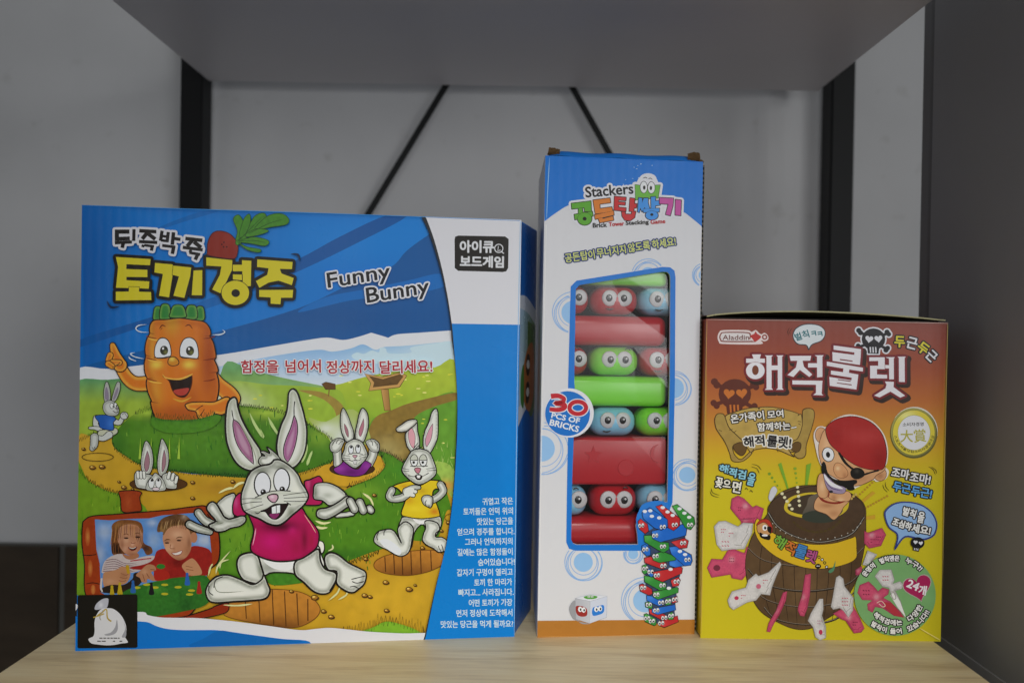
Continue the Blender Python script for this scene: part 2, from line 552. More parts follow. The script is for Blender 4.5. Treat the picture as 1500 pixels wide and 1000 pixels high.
# ================================================================== the shelf rack
def laminate():
    m, nt, b = new_mat('grey_laminate', (.53, .525, .55), .42, .35)
    v = coords(nt)
    n = nd(nt, 'ShaderNodeTexNoise', Scale=7.0, Detail=5.0); nt.links.new(v, n.inputs['Vector'])
    cr = nd(nt, 'ShaderNodeValToRGB')
    cr.color_ramp.elements[0].color = (.72, .70, .72, 1); cr.color_ramp.elements[1].color = (.79, .77, .79, 1)
    nt.links.new(n.outputs['Fac'], cr.inputs['Fac']); nt.links.new(cr.outputs['Color'], b.inputs['Base Color'])
    f = nd(nt, 'ShaderNodeTexNoise', Scale=700.0); nt.links.new(v, f.inputs['Vector'])
    bump(nt, b, f.outputs['Fac'], .1, .0003)
    return m
def wood():
    m, nt, b = new_mat('pale_wood', (.5, .38, .24), .46, .35)
    v = coords(nt, (1.0, 9.0, 9.0))
    n = nd(nt, 'ShaderNodeTexNoise', Scale=9.0, Detail=8.0, Roughness=.62, Distortion=.5); nt.links.new(v, n.inputs['Vector'])
    v2 = coords(nt, (3.0, 120.0, 60.0))
    n2 = nd(nt, 'ShaderNodeTexNoise', Scale=8.0, Detail=4.0); nt.links.new(v2, n2.inputs['Vector'])
    cr = nd(nt, 'ShaderNodeValToRGB')
    e = cr.color_ramp.elements
    e[0].position = .28; e[0].color = (.66, .50, .27, 1)
    e[1].position = .74; e[1].color = (.95, .82, .53, 1)
    k = e.new(.5); k.color = (.87, .71, .42, 1)
    nt.links.new(n.outputs['Fac'], cr.inputs['Fac'])
    r2 = nd(nt, 'ShaderNodeValToRGB')
    r2.color_ramp.elements[0].position = .30; r2.color_ramp.elements[0].color = (.80, .77, .73, 1)
    r2.color_ramp.elements[1].position = .58; r2.color_ramp.elements[1].color = (1, 1, 1, 1)
    nt.links.new(n2.outputs['Fac'], r2.inputs['Fac'])
    mx = nd(nt, 'ShaderNodeMix', data_type='RGBA', blend_type='MULTIPLY'); mx.inputs['Factor'].default_value = .65
    nt.links.new(cr.outputs['Color'], mx.inputs['A']); nt.links.new(r2.outputs['Color'], mx.inputs['B'])
    nt.links.new(mx.outputs['Result'], b.inputs['Base Color'])
    bump(nt, b, n2.outputs['Fac'], .15, .0004)
    return m
def black_steel():
    m, nt, b = new_mat('black_steel', (.008, .0085, .009), .5, .2)
    v = coords(nt)
    n = nd(nt, 'ShaderNodeTexNoise', Scale=60.0, Detail=4.0); nt.links.new(v, n.inputs['Vector'])
    bump(nt, b, n.outputs['Fac'], .12, .001)
    return m
M_LAM, M_WOOD, M_STEEL = laminate(), wood(), black_steel()
rack = thing('shelf_rack', 'shelf rack with black steel posts, grey upper board and pale wooden lower board', 'shelf rack', (0, .65, 0))
RK = Vector((0, .65, 0))
def rack_box(name, x0, x1, y0, y1, z0, z1, mat, bev=0.0, label=None):
    bm = bmesh.new(); add_box(bm, x0, x1, y0 - .65, y1 - .65, z0, z1, bev)
    o = bm_obj(name, bm, mat, rack)
    if label: o['label'] = label
    return o
rack_box('shelf_board', -.3028, .2972, .40, .8765, .4485, .4665, M_LAM, .0008, 'grey laminate board overhead')
rack_box('shelf_board', -.2995, .2915, .43, .8765, -.018, 0, M_WOOD, .0008, 'pale wood grain board under the boxes')
for s in (-1, 1):
    xi, xo = (-.3110, -.3312) if s < 0 else (.3130, .3345)
    bm = bmesh.new()
    add_box(bm, min(xi, xo), max(xi, xo), .228, .230, -.9, 1.25, .0004)
    add_box(bm, xi - .001 if s > 0 else xi - .001, xi + .001, .2302, .2565, -.9, 1.25, .0004)
    bm_obj('post', bm, M_STEEL, rack)
def brace(x0, z0, x1, z1, y):
    d = Vector((x1 - x0, 0, z1 - z0)); L = d.length
    bm = bmesh.new(); add_box(bm, -.0031, .0031, -.0012, .0012, -L / 2, L / 2, .0005)
    M = Matrix.Translation(Vector(((x0 + x1) / 2, y - .65, (z0 + z1) / 2))) @ Matrix.Rotation(math.atan2(d.x, d.z), 4, 'Y')
    bmesh.ops.transform(bm, matrix=M, verts=bm.verts)
    bm_obj('brace', bm, M_STEEL, rack)
def along(x0, z0, x1, z1, x): return z0 + (z1 - z0) * (x - x0) / (x1 - x0)
A1 = (-.0691, .4543, -.1457, .3234); A2 = (.0558, .4543, .0925, .3915)
brace(-.305, along(*A1, -.305), .19, along(*A1, .19), .891)
brace(.305, along(*A2, .305), -.19, along(*A2, -.19), .894)

# ================================================================== the grey side panel on the right
def panel_mat():
    m, nt, b = new_mat('dark_grey_board', (.20, .20, .215), .6, .3)
    v = coords(nt)
    n = nd(nt, 'ShaderNodeTexNoise', Scale=6.0, Detail=6.0); nt.links.new(v, n.inputs['Vector'])
    cr = nd(nt, 'ShaderNodeValToRGB')
    cr.color_ramp.elements[0].color = (.28, .28, .29, 1); cr.color_ramp.elements[1].color = (.33, .33, .34, 1)
    nt.links.new(n.outputs['Fac'], cr.inputs['Fac']); nt.links.new(cr.outputs['Color'], b.inputs['Base Color'])
    f = nd(nt, 'ShaderNodeTexNoise', Scale=500.0); nt.links.new(v, f.inputs['Vector'])
    bump(nt, b, f.outputs['Fac'], .15, .0004)
    return m
M_PANEL = panel_mat()
pan = thing('side_panel', 'tall plain dark grey panel standing at the right of the shelf rack', 'panel', (.33, .42, -1.0))
def pan_box(name, x0, x1, y0, y1, z0, z1, mat, bev=0.0):
    bm = bmesh.new(); add_box(bm, x0 - .33, x1 - .33, y0 - .42, y1 - .42, z0 + 1, z1 + 1, bev)
    return bm_obj(name, bm, mat, pan)
pan_box('board', .3232, .341, .545, .690, -1.0, 1.3, M_PANEL, .0006)
pan_box('edge_band', .3240, .3402, .6902, .7140, -1.0, 1.3, new_mat('dark_edge_band', (.20, .20, .205), .6, .3)[0], .006)
pan_box('plinth', .3212, .3231, .545, .690, -1.0, -.0145, M_PANEL, .0005)

# ================================================================== the cartons
M_PRINT = print_mat('printed_card', .27)
M_PRINT3 = print_mat('printed_card_matt', .29, .12)
def plain(name, c, rough=.45): 
    m, nt, b = new_mat(name, tuple(ink(c)), rough, .35)
    v = coords(nt); n = nd(nt, 'ShaderNodeTexNoise', Scale=60.0, Detail=4.0); nt.links.new(v, n.inputs['Vector'])
    bump(nt, b, n.outputs['Fac'], .15, .001)
    return m
M_BLUE = plain('blue_card', '#0b62b4')
M_WHITE = plain('white_card', '#c6c7cc')
M_YELLOW = plain('yellow_card', '#b5a41c')
M_BROWN = plain('brown_corrugated', '#7a6140', .8)
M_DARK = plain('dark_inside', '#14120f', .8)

def frame_of(bl, br):
    d = Vector(br) - Vector(bl)
    return math.atan2(d.y, d.x), d.length
def local_dir(v, rz):
    return Vector((v[0] * math.cos(rz) + v[1] * math.sin(rz), -v[0] * math.sin(rz) + v[1] * math.cos(rz)))

def carton_shell(name, W, H, d, root, mat, front=True):
    """A closed carton: plan W wide, going back by the plan vector d; slightly rounded edges."""
    bm = bmesh.new()
    pl = [(0, 0), (W, 0), (W + d.x, d.y), (d.x, d.y)]
    b = [bm.verts.new((x, y, 0)) for x, y in pl]; t = [bm.verts.new((x, y, H)) for x, y in pl]
    bm.faces.new(b[::-1]); bm.faces.new(t)
    for i in range(4):
        bm.faces.new((b[i], b[(i + 1) % 4], t[(i + 1) % 4], t[i]))
    bmesh.ops.bevel(bm, geom=list(bm.edges), offset=.0011, segments=3, affect='EDGES', profile=.5)
    return bm_obj(name, bm, mat, root, True)

# ================================================================== the wide rabbit game box
BL, BR = (-.2733, .5618), (.0047, .6022)
rz1, W1 = frame_of(BL, BR); H1 = .2818
rabbit_box = thing('board_game_box', 'wide blue board game box with cartoon rabbits, a smiling carrot and yellow Korean title letters', 'game box', (*BL, 0), rz1)
D1 = local_dir((.225 * .056, .056), rz1)
carton_shell('carton', W1, H1, D1, rabbit_box, M_BLUE)
F1 = Face([(122, 299), (768, 324), (753, 930), (112, 951)], W1, H1, rabbit_box, M_PRINT)
K = '#17130f'
FUR, FURS, FURL = '#cbcec7', '#4b523d', '#d6d9cc'
MAG, MAGS = '#a3164f', '#4d0c22'

def tree(): pass
# ---- background art: sky, hills, path, mound
part(F1, 'landscape_picture')
at()
fill([(119, 297), (772, 320), (757, 934), (109, 955)], '#0a6cbb', 0, g=16, blobs=[(520, 350, 120, 40, '#0c78c8', .7), (640, 330, 60, 30, '#0c78c8', .6), (118, 420, 70, 220, '#06498f', .85)])
# dark swooshes across the blue
fill([(118, 508), (225, 474), (330, 444), (440, 398), (520, 360), (600, 318), (570, 316), (500, 348), (440, 380), (330, 430), (225, 464), (118, 497)], '#084f92', g=14, blobs=[(300, 450, 60, 30, '#0a64ae', .7)])
fill([(216, 342), (260, 322), (304, 308), (330, 307), (280, 322)], '#0a5fa8')
fill([(660, 330), (632, 345), (600, 368), (575, 393), (510, 420), (440, 452), (330, 484), (200, 516), (116, 540), (116, 560), (330, 534), (670, 500), (670, 400)], '#08508f', g=14,
     blobs=[(480, 470, 200, 26, '#084682', .6), (250, 500, 120, 30, '#0a5a9f', .6)])
fill([(648, 402), (600, 412), (540, 424), (480, 436), (440, 458), (520, 440), (600, 432), (655, 420)], '#0b62ac', g=10)
fill([(640, 335), (655, 380), (662, 440), (666, 480), (672, 480), (672, 335)], '#0a4376', g=10)
# snow-white ridge, pale sky, clouds
fill([(110, 545), (160, 540), (215, 534), (330, 519), (396, 508), (453, 498.5), (482, 495), (506, 498.5), (528, 494), (547, 488, 1), (561, 492), (572, 495.5, 1), (585, 490.5), (620, 488), (680, 484, 1), (680, 620), (110, 640)], '#c9ccd2')
fill([(214, 555), (330, 536), (396, 523), (466, 513), (490, 515.5), (517, 511), (535, 505), (553, 513), (566, 509), (600, 507), (670, 500, 1), (670, 640, 1), (300, 640)], '#79a6cf', g=9,
     lin=(0, 508, 0, 570, '#c3cdd8'), blobs=[(640, 520, 60, 22, '#b9cde0', .9), (560, 522, 40, 8, '#a9c6e0', .9)])
fill([(518, 522), (526, 517), (536, 519), (548, 514), (558, 517), (560, 510), (568, 511), (572, 518), (590, 519), (606, 517), (604, 511), (612, 508), (640, 504), (668, 503), (668, 540), (580, 536), (530, 529)], '#b4cbe0', g=7)
fill([(110, 562), (160, 556), (215, 552), (250, 549), (250, 612), (110, 640)], '#4f8a5e', g=8, lin=(0, 553, 0, 590, '#8aa334'), noise=(14, .25))
fill([(330, 535), (372, 543), (418, 554), (476, 566), (498, 572), (498, 640), (330, 640)], '#63975f', g=7, lin=(0, 540, 0, 575, '#8aa63a'), noise=(12, .22), blobs=[(420, 566, 60, 8, '#6aa08a', .5)])
fill([(490, 566), (505, 562), (528, 555), (560, 548), (594, 543), (640, 539), (672, 538), (672, 700), (470, 700), (470, 580)], '#9db032', g=7, lin=(0, 560, 0, 640, '#6f9a2b'), noise=(10, .16))
fill([(330, 564), (400, 564), (470, 568), (505, 578), (510, 640), (470, 660), (330, 640)], '#8aa733', g=7, noise=(9, .18), blobs=[(345, 600, 40, 30, '#c8cfae', .7)])
fill([(440, 572), (470, 574), (490, 582), (505, 595), (508, 610), (520, 640), (500, 640), (494, 605), (480, 588), (460, 579)], '#8f7a35', g=6, noise=(5, .2))
fill([(672, 577), (620, 590), (560, 608), (545, 620), (535, 640), (535, 700), (680, 760), (672, 640)], '#5d8f2c', g=7, noise=(8, .25))
fill([(672, 576), (640, 582), (600, 592), (575, 602), (555, 610), (544, 626), (540, 650), (552, 664), (592, 680), (606, 660), (604, 630), (612, 610), (640, 596), (672, 586)], '#80682c', g=5, noise=(6, .3), blobs=[(570, 660, 24, 20, '#a59a62', .6)])
for _ in range(46):
    x, y = random.uniform(345, 470), random.uniform(574, 612)
    if random.random() < .4: x, y = random.uniform(500, 665), random.uniform(548, 582)
    if random.random() < .2: x, y = random.uniform(612, 666), random.uniform(600, 690)
    ell(x, y, random.uniform(2, 4), random.uniform(.7, 1.2), random.choice(['#c9c940', '#d8d478', '#b9bc38']), n=8)
fill([(455, 612), (480, 618), (520, 600), (545, 640), (540, 690), (490, 690), (486, 645), (466, 628)], '#9aac54', g=3.5, blobs=[(505, 645, 20, 24, '#cdd2ca', .95), (480, 628, 14, 8, '#cdd2ca', .8)])
fill([(606, 690), (640, 676), (668, 690), (668, 745), (640, 730)], '#8fae4c', g=5, noise=(6, .3), blobs=[(655, 712, 14, 8, '#c8783a', .8)])
for _ in range(30):
    x = random.uniform(618, 666); y = random.uniform(650, 690)
    line([(x, y), (x + random.uniform(-5, 5), y - random.uniform(6, 14))], 1.0, random.choice(['#7ba545', '#a9c06a', '#4d8428']), taper=(1, 0))
# small signposts
fill([(474, 563), (480, 560), (494, 563), (494, 571), (480, 571)], '#5d3f1c', 0, .7); line([(485, 571), (484, 581)], 1.6, '#7b5a30')
fill([(561, 571), (572, 571), (574.5, 602), (566, 602)], '#b98f52', 0, .8, '#4a3316', g=4, lin=(561, 0, 575, 0, '#8a6330'))
fill([(537, 548), (563, 553), (590, 546), (599, 551), (588, 568), (543, 573), (546, 562)], '#b88d50', 0, .9, '#4a3316')
fill([(543, 551), (564, 556), (588, 549), (594, 552), (585, 564), (549, 568), (551, 561)], '#5e4420', 0, g=4, noise=(5, .3))
# dirt track
fill([(110, 652), (140, 640), (166, 632), (250, 690), (440, 690), (500, 650), (545, 655), (566, 680), (672, 740), (672, 925), (330, 925), (110, 840)], '#b18c22', g=8, noise=(16, .14),
     blobs=[(130, 660, 30, 30, '#c3a03a', .5), (560, 870, 70, 40, '#c09a28', .7), (330, 715, 60, 12, '#8a5c1a', .5), (600, 800, 60, 14, '#9a6a1c', .6), (480, 820, 60, 30, '#9a5f20', .5), (540, 760, 90, 20, '#c48a2a', .3)])
# grassy mound under the carrot
fill([(223, 598), (203, 604), (184, 618), (169, 636), (165, 647), (171, 658), (187, 669), (205, 680), (236, 688), (290, 694), (365, 700), (430, 695), (468, 684), (489, 676), (492, 655), (470, 632), (452, 620), (419, 606), (385, 598), (353, 594), (300, 590)], '#41701a', g=6,
     noise=(8, .22), blobs=[(250, 640, 70, 22, '#5c8c22', .55), (223, 604, 60, 8, '#9ab53a', .8), (390, 606, 60, 8, '#9cb83c', .8), (470, 640, 20, 14, '#8fb038', .5), (300, 695, 150, 9, '#20501a', .85), (175, 650, 14, 22, '#2a5c1c', .6), (330, 610, 40, 8, '#1f4f2c', .7), (310, 655, 90, 22, '#477c1d', .5)])
fringe([(165, 640), (172, 660), (205, 681), (260, 692), (330, 698), (430, 697), (489, 678)], 3.2, '#13240c', 1.2, 3)
fringe([(200, 606), (223, 600), (240, 596)], 4, '#23350f', .9)
fringe([(352, 595), (385, 599), (419, 607), (452, 622), (489, 646)], 3.5, K, 1.1, 2.6)
fringe([(113, 648), (140, 637), (168, 632)], 3, K, 1.0)
def blades(n, x0, x1, y0, y1, cols, h=(4, 9), test=None):
    for _ in range(n):
        x, y = random.uniform(x0, x1), random.uniform(y0, y1)
        if test and not test(x, y): continue
        L = random.uniform(*h); dx = random.uniform(-2.2, 2.2)
        line([(x, y), (x + dx * .5, y - L * .6), (x + dx, y - L)], random.uniform(.7, 1.5), random.choice(cols), taper=(.8, 0), n=2)
def on_mound(x, y): return ((x - 330) / 150) ** 2 + ((y - 645) / 44) ** 2 < 1
blades(190, 180, 480, 604, 692, ['#35701c', '#2b6018', '#558628', '#477c20', '#6a9630'], (5, 11), on_mound)
blades(70, 190, 330, 598, 612, ['#9ab53a', '#86a834', '#5f9430'], (4, 8), on_mound)
# lower meadow
fill([(110, 682), (131, 704), (160, 719), (196, 729), (220, 760), (200, 850), (110, 870)], '#64891c', g=7, noise=(9, .2))
fringe([(114, 686), (131, 705), (160, 720), (200, 731)], 4, '#1a2a0c', 1.1, 3)
fill([(519, 712), (536, 702), (562, 689), (566, 675), (554, 661), (574, 666), (594, 678), (640, 690), (662, 742), (655, 750), (640, 790), (600, 792), (557, 805), (536, 812), (510, 822), (470, 838), (400, 852), (330, 852), (318, 780), (380, 742), (440, 735), (480, 730)], '#497a1b', g=6,
     noise=(8, .2), blobs=[(600, 690, 40, 14, '#3a7d20', .6), (470, 745, 50, 14, '#719a2a', .7), (350, 780, 30, 40, '#699226', .7), (530, 720, 30, 12, '#789e2d', .6), (520, 812, 70, 8, '#2b5f1a', .7), (370, 850, 60, 8, '#2a5c1a', .7)])
fringe([(516, 713), (536, 703), (561, 690), (567, 676), (556, 663)], 3.6, K, 1.1, 2.6)
fringe([(556, 662), (574, 667), (594, 679)], 3.4, K, 1.0, 2.6)
fringe([(400, 853), (470, 839), (510, 823), (557, 806)], -3.4, '#1a2a0c', 1.2, 3)
def on_meadow(x, y): return (x > 330 and y < 845) and (y > 745 or x > 470) and not (x > 545 and y > 800) and not (x < 520 and y < 720) and (y > 690 or x > 560) and x < 650
blades(210, 330, 650, 680, 845, ['#3f7d1e', '#356f1a', '#5f9026', '#739c32', '#2f641a'], (5, 11), on_meadow)
blades(60, 116, 205, 735, 830, ['#5c8a1a', '#83ac2c', '#4c7a18'], (5, 10))
fill([(398, 838), (430, 834), (470, 830), (462, 848), (420, 856), (396, 854)], '#3c7420', g=5, noise=(5, .3))
# wooden trapdoor lids and stones
def lid_pic(pts, seams):
    q = fill(pts, '#a9712a', g=5, ink_w=1.0, ink_c='#5a3512', noise=(6, .18), blobs=[(sum(p[0] for p in pts) / len(pts), max(p[1] for p in pts), 60, 18, '#5a3214', .85)])
    xs = [p[0] for p in pts]; ys = [p[1] for p in pts]; cx, cy = sum(xs) / len(xs), sum(ys) / len(ys); rx, ry = (max(xs) - min(xs)) / 2, (max(ys) - min(ys)) / 2
    for _ in range(46):
        x, y = random.uniform(min(xs), max(xs)), random.uniform(min(ys), max(ys))
        if ((x - cx) / rx) ** 2 + ((y - cy) / ry) ** 2 > .72: continue
        line([(x, y), (x + random.uniform(-.6, .6), y + random.uniform(3, 10))], random.uniform(.5, 1.6), random.choice(['#5a3312', '#7d4d1a', '#c48c3c', '#6a3d14']), taper=(0, 0))
    for a, b in seams: line([a, b], 1.5, '#4a2a0e')
lid_pic([(549, 826), (556, 818), (575, 811), (610, 806), (640, 806), (652, 815), (651, 825), (630, 836), (600, 842), (570, 840), (553, 834)],
        [((565, 815), (566, 837)), ((578, 811), (579, 840)), ((590, 808), (591, 841)), ((603, 807), (604, 841)), ((617, 806), (618, 839)), ((632, 806), (633, 834))])
lid_pic([(336, 880), (360, 866), (400, 862), (440, 866), (462, 878), (470, 893), (458, 908), (430, 918), (380, 912), (330, 900)],
        [((380, 866), (382, 910)), ((400, 862), (402, 914)), ((418, 865), (420, 916)), ((436, 868), (438, 915)), ((452, 876), (452, 908)), ((360, 868), (362, 905))])
for x, y, r in [(428, 865, 3), (462, 874, 5), (535, 871, 4), (543, 873, 3), (566, 852, 4), (567, 893, 3.5), (600, 862, 4.5), (609, 856, 2), (486, 902, 4), (475, 894, 3.5), (137, 684, 4), (151, 683, 4), (183, 713, 3.5), (196, 716, 2), (284, 706, 3), (176, 705, 2), (124, 657, 2.5), (284, 729, 3), (343, 705, 3), (658, 765, 3), (648, 777, 2.4), (550, 725, 3), (475, 697, 4), (620, 802, 3), (537, 818, 3)]:
    ell(x + .8, y + 1.2, r * 1.25, r * .7, '#4a3010', n=12); ell(x, y, r, r * .66, '#8f6420', ink_w=.8, n=12); ell(x - r * .25, y - r * .2, r * .45, r * .25, '#d8b860', n=10)
ring(145, 669, 23, .9, K, 1, .26); ring(665, 758, 12, .8, '#4a3210', 1, .5)
fill([(503, 950), (505, 934), (520, 926), (545, 918), (565, 909), (585, 912), (612, 922), (628, 936), (628, 950)], '#6fa028', g=5, noise=(6, .2))
fringe([(500, 930), (520, 927), (545, 919), (565, 911), (590, 914), (615, 924), (624, 930)], 9, K, 1.1, 4)

# ---- running blue rabbit, the sinking rabbit and motion streaks
def streak(pts, w=4, c='#a9c07a'): line(pts, w, c, taper=(0, 0))
for a in ([(395, 610), (402, 624), (412, 638), (423, 644)], [(368, 604), (376, 622), (388, 640), (384, 628)], [(452, 648), (450, 664), (444, 678)], [(460, 660), (455, 672), (452, 682)]): streak(a)
for a in ([(343, 716), (352, 708), (364, 706)], [(322, 722), (334, 716), (345, 714)], [(533, 722), (544, 730), (549, 741)], [(463, 762), (475, 766), (487, 764)], [(463, 770), (472, 773), (482, 772)]): streak(a, 3.2, '#cfcf96')
for x in (207, 223, 250, 264): line([(x, 672), (x + 1, 640)], 4, '#93b53e', taper=(1, 0))

part(F1, 'running_rabbit_picture')
at(110, 550, 5.5556)
BLU = '#1d4f9c'
fill([(255, 215), (245, 140), (260, 60), (280, 55), (298, 120), (300, 190), (285, 215)], '#b4b8b4', ink_w=1, rim=(4, FURS, .5))
fill([(258, 190), (255, 130), (270, 90), (285, 140), (285, 195)], '#7d7384')
fill([(310, 205), (330, 120), (355, 55), (380, 60), (378, 120), (345, 200)], '#b4b8b4', ink_w=1, rim=(4, FURS, .5))
fill([(322, 195), (340, 130), (362, 90), (362, 130), (340, 185)], '#7d7384')
limb([(185, 345), (180, 400), (215, 440)], [25, 22, 22], '#b4b8b4', 1)
limb([(215, 435), (170, 425), (130, 425)], [20, 14, 10], '#b4b8b4', 1)
limb([(330, 370), (375, 380), (405, 320)], [24, 20, 16], '#b4b8b4', 1)
ell(412, 325, 32, 30, '#b4b8b4', ink_w=1); line([(395, 318), (415, 305), (430, 325), (440, 345)], .8)
limb([(225, 470), (280, 470), (335, 450)], [30, 34, 26], '#aeb29c', 1)
limb([(290, 480), (240, 510), (190, 500)], [30, 22, 18], '#b4b8b4', 1)
limb([(170, 500), (165, 560), (150, 590)], [34, 32, 22], '#b4b8b4', 1, rim=(4, FURS, .5)); line([(150, 580), (160, 600)], .8); line([(168, 578), (175, 598)], .8)
fill([(175, 330), (240, 318), (320, 330), (345, 355), (325, 380), (325, 440), (270, 440), (215, 420), (205, 380)], BLU, ink_w=1, blobs=[(55 + 110, 620, 6, 8, '#3d74c4', .6)])
fill([(240, 270), (250, 220), (300, 200), (350, 230), (370, 270), (365, 310), (330, 328), (270, 318)], '#b4b8b4', ink_w=1, rim=(5, FURS, .5))
ell(312, 245, 16, 22, '#cfd2d2', ink_w=.7); ell(342, 240, 12, 20, '#cfd2d2', ink_w=.7); ell(322, 250, 5, 6, K); ell(348, 245, 5, 6, K)
ell(355, 268, 12, 8, '#8a8286', ink_w=.6); line([(320, 285), (345, 300), (365, 290)], 1)

part(F1, 'sinking_rabbit_picture')
at(110, 550, 5.5556)
ell(690, 880, 235, 58, '#4a2f12', ink_w=.8, blobs=[(234, 712, 20, 6, '#2a190a', .7)])
fill([(590, 530), (565, 590), (548, 700), (560, 790), (600, 810), (635, 770), (648, 680), (630, 580)], FUR, ink_w=1.3, rim=(5, FURS, .7))
fill([(600, 610, 1), (580, 680), (575, 740), (592, 780), (615, 740), (618, 670)], '#8f6a74', ink_w=.6)
fill([(722, 512), (700, 580), (682, 700), (690, 790), (720, 815), (755, 780), (775, 700), (768, 600)], FUR, ink_w=1.3, rim=(5, FURS, .7))
fill([(738, 600, 1), (722, 680), (720, 780), (745, 740), (752, 670)], '#8f6a74', ink_w=.6)
fill([(500, 790), (530, 770), (560, 790), (600, 800), (650, 815), (620, 850), (600, 915), (550, 915), (510, 900), (495, 840)], FUR, ink_w=1.2, rim=(6, FURS, .6))
for x in (525, 550, 575): limb([(x, 825), (x - 4, 785)], [13, 13], FUR, .9)
fill([(720, 815), (760, 790), (800, 790), (855, 820), (840, 870), (835, 915), (780, 918), (745, 900)], FUR, ink_w=1.2, rim=(6, FURS, .6))
for x, y in ((780, 790), (812, 800), (840, 825)): limb([(x - 10, y + 40), (x, y)], [14, 13], FUR, .9)
fill([(600, 930), (598, 870), (640, 815), (665, 790), (700, 815), (735, 860), (742, 930)], FUR, ink_w=1.1, rim=(5, FURS, .6))
ell(632, 875, 24, 40, '#cfd2d2', ink_w=.9); ell(690, 872, 24, 40, '#cfd2d2', ink_w=.9)
ell(637, 850, 10, 11, K); ell(690, 848, 10, 11, K); ell(668, 920, 30, 14, '#c8b8bc', ink_w=.8)

part(F1, 'purple_rabbit_picture')
at(470, 590, 7.6923)
for x0, c in ((130, '#6ba0bd'), (195, '#6ba0bd'), (610, '#6b9aa0'), (675, '#6b9aa0'), (330, '#8fb0a0'), (560, '#8fb0a0')):
    line([(x0, 390 if x0 < 300 or x0 > 600 else 170), (x0 + 4, 240 if x0 < 300 or x0 > 600 else 20)], 2.4, c, taper=(0, 0))
fill([(-60, 800), (60, 700), (160, 690), (400, 600), (640, 590), (715, 640), (725, 730), (640, 820), (480, 890), (330, 935), (150, 930), (-40, 880)], '#bb9024', g=4, noise=(10, .12), blobs=[(550, 690, 16, 8, '#c9a63c', .5)])
fringe([(330, 940), (480, 895), (640, 825), (730, 730), (700, 640)], 4, K, 1.1, 2.6)
ell(370, 745, 255, 80, '#3d2410', ink_w=.8)
fill([(275, 62), (248, 110), (240, 200), (250, 320), (290, 420), (330, 450), (380, 430), (390, 340), (360, 240), (320, 130)], FUR, ink_w=1.6, rim=(4, FURS, .7))
fill([(282, 235, 1), (290, 310), (312, 370), (330, 385), (328, 320), (305, 265)], '#93646e', ink_w=.5)
fill([(492, 62), (455, 120), (430, 230), (408, 330), (410, 410), (450, 450), (500, 440), (540, 340), (558, 230), (545, 120)], FUR, ink_w=1.6, rim=(4, FURS, .7))
fill([(502, 180, 1), (478, 240), (450, 310), (448, 355), (466, 380), (490, 330), (505, 260)], '#a46a78', ink_w=.5)
limb([(210, 690), (205, 600), (200, 530)], [50, 46, 52], FUR, 1.3, rim=(5, FURS, .8))
fill([(130, 540), (122, 470), (150, 430), (190, 405), (240, 400), (285, 430), (270, 470), (245, 520), (190, 560)], FUR, ink_w=1.3, rim=(5, FURS, .7))
for a in ([(150, 480), (165, 440), (185, 420)], [(190, 460), (205, 430), (225, 412)], [(220, 470), (245, 440), (270, 435)]): line(a, .9)
limb([(560, 680), (600, 600), (610, 530)], [50, 48, 52], FUR, 1.3, rim=(5, FURS, .8))
fill([(525, 440), (560, 415), (610, 410), (660, 440), (680, 480), (672, 540), (640, 560), (580, 540), (545, 490)], FUR, ink_w=1.3, rim=(5, FURS, .7))
for a in ([(575, 420), (600, 450), (600, 480)], [(620, 430), (640, 460), (640, 490)], [(655, 460), (660, 490), (655, 510)]): line(a, .9)
fill([(160, 745), (230, 700), (285, 655), (330, 705), (400, 745), (450, 735), (510, 655), (585, 690), (560, 740), (510, 800), (430, 828), (330, 825), (210, 800)], '#6b1f74', ink_w=1.2, g=3,
     blobs=[(500, 686, 8, 5, '#8e3a98', .8), (540, 683, 7, 5, '#8e3a98', .7), (517, 692, 9, 4, '#4a1254', .7)])
fill([(300, 460), (370, 415), (410, 410), (480, 440), (530, 530), (545, 590), (520, 640), (460, 700), (400, 735), (330, 700), (265, 645), (255, 600), (280, 530)], FUR, ink_w=1.6, g=2.2, rim=(5, FURS, .75))
for x, y in ((358, 528), (438, 520)):
    ell(x, y, 28, 48, '#ccd0d4', ink_w=1); ell(x + 2, y - 28, 13, 14, K)
line([(320, 585), (400, 565), (490, 580)], .9)
fill([(375, 595), (400, 588), (428, 595), (402, 622)], '#b98a96', ink_w=.8)
line([(402, 622), (402, 640), (370, 655), (330, 640)], .9); line([(402, 640), (440, 650), (475, 632)], .9)
fill([(378, 650), (425, 650), (418, 690), (390, 690)], '#d8dada', 0, .8); line([(402, 650), (403, 688)], .6)
for a in ([(270, 590), (350, 605)], [(262, 620), (345, 625)], [(275, 645), (350, 640)], [(450, 600), (530, 580)], [(455, 620), (540, 610)]): line(a, .7)

part(F1, 'yellow_shirt_rabbit_picture')
at(470, 590, 7.6923)
fill([(1080, 190), (1000, 200), (930, 245), (870, 290), (880, 325), (930, 330), (990, 320), (1040, 290), (1075, 255), (1105, 215)], FURL, ink_w=1.6, rim=(4, FURS, .6))
fill([(1075, 255), (1000, 315), (970, 360), (975, 440), (1000, 510), (1060, 570), (1120, 520), (1130, 420), (1110, 320), (1105, 230)], FUR, ink_w=1.6, rim=(4, FURS, .6))
fill([(1045, 285, 1), (1010, 320), (1005, 400), (1030, 480), (1065, 520, 1), (1080, 430), (1075, 350)], '#c7929c', ink_w=.6)
fill([(1315, 68), (1270, 110), (1235, 220), (1190, 320), (1170, 420), (1180, 520), (1240, 570), (1300, 480), (1335, 380), (1340, 250), (1338, 110)], FUR, ink_w=1.6, rim=(4, FURS, .6))
fill([(1280, 235, 1), (1235, 310), (1200, 400), (1196, 460), (1210, 500, 1), (1255, 420), (1275, 330)], '#c08a9a', ink_w=.6)
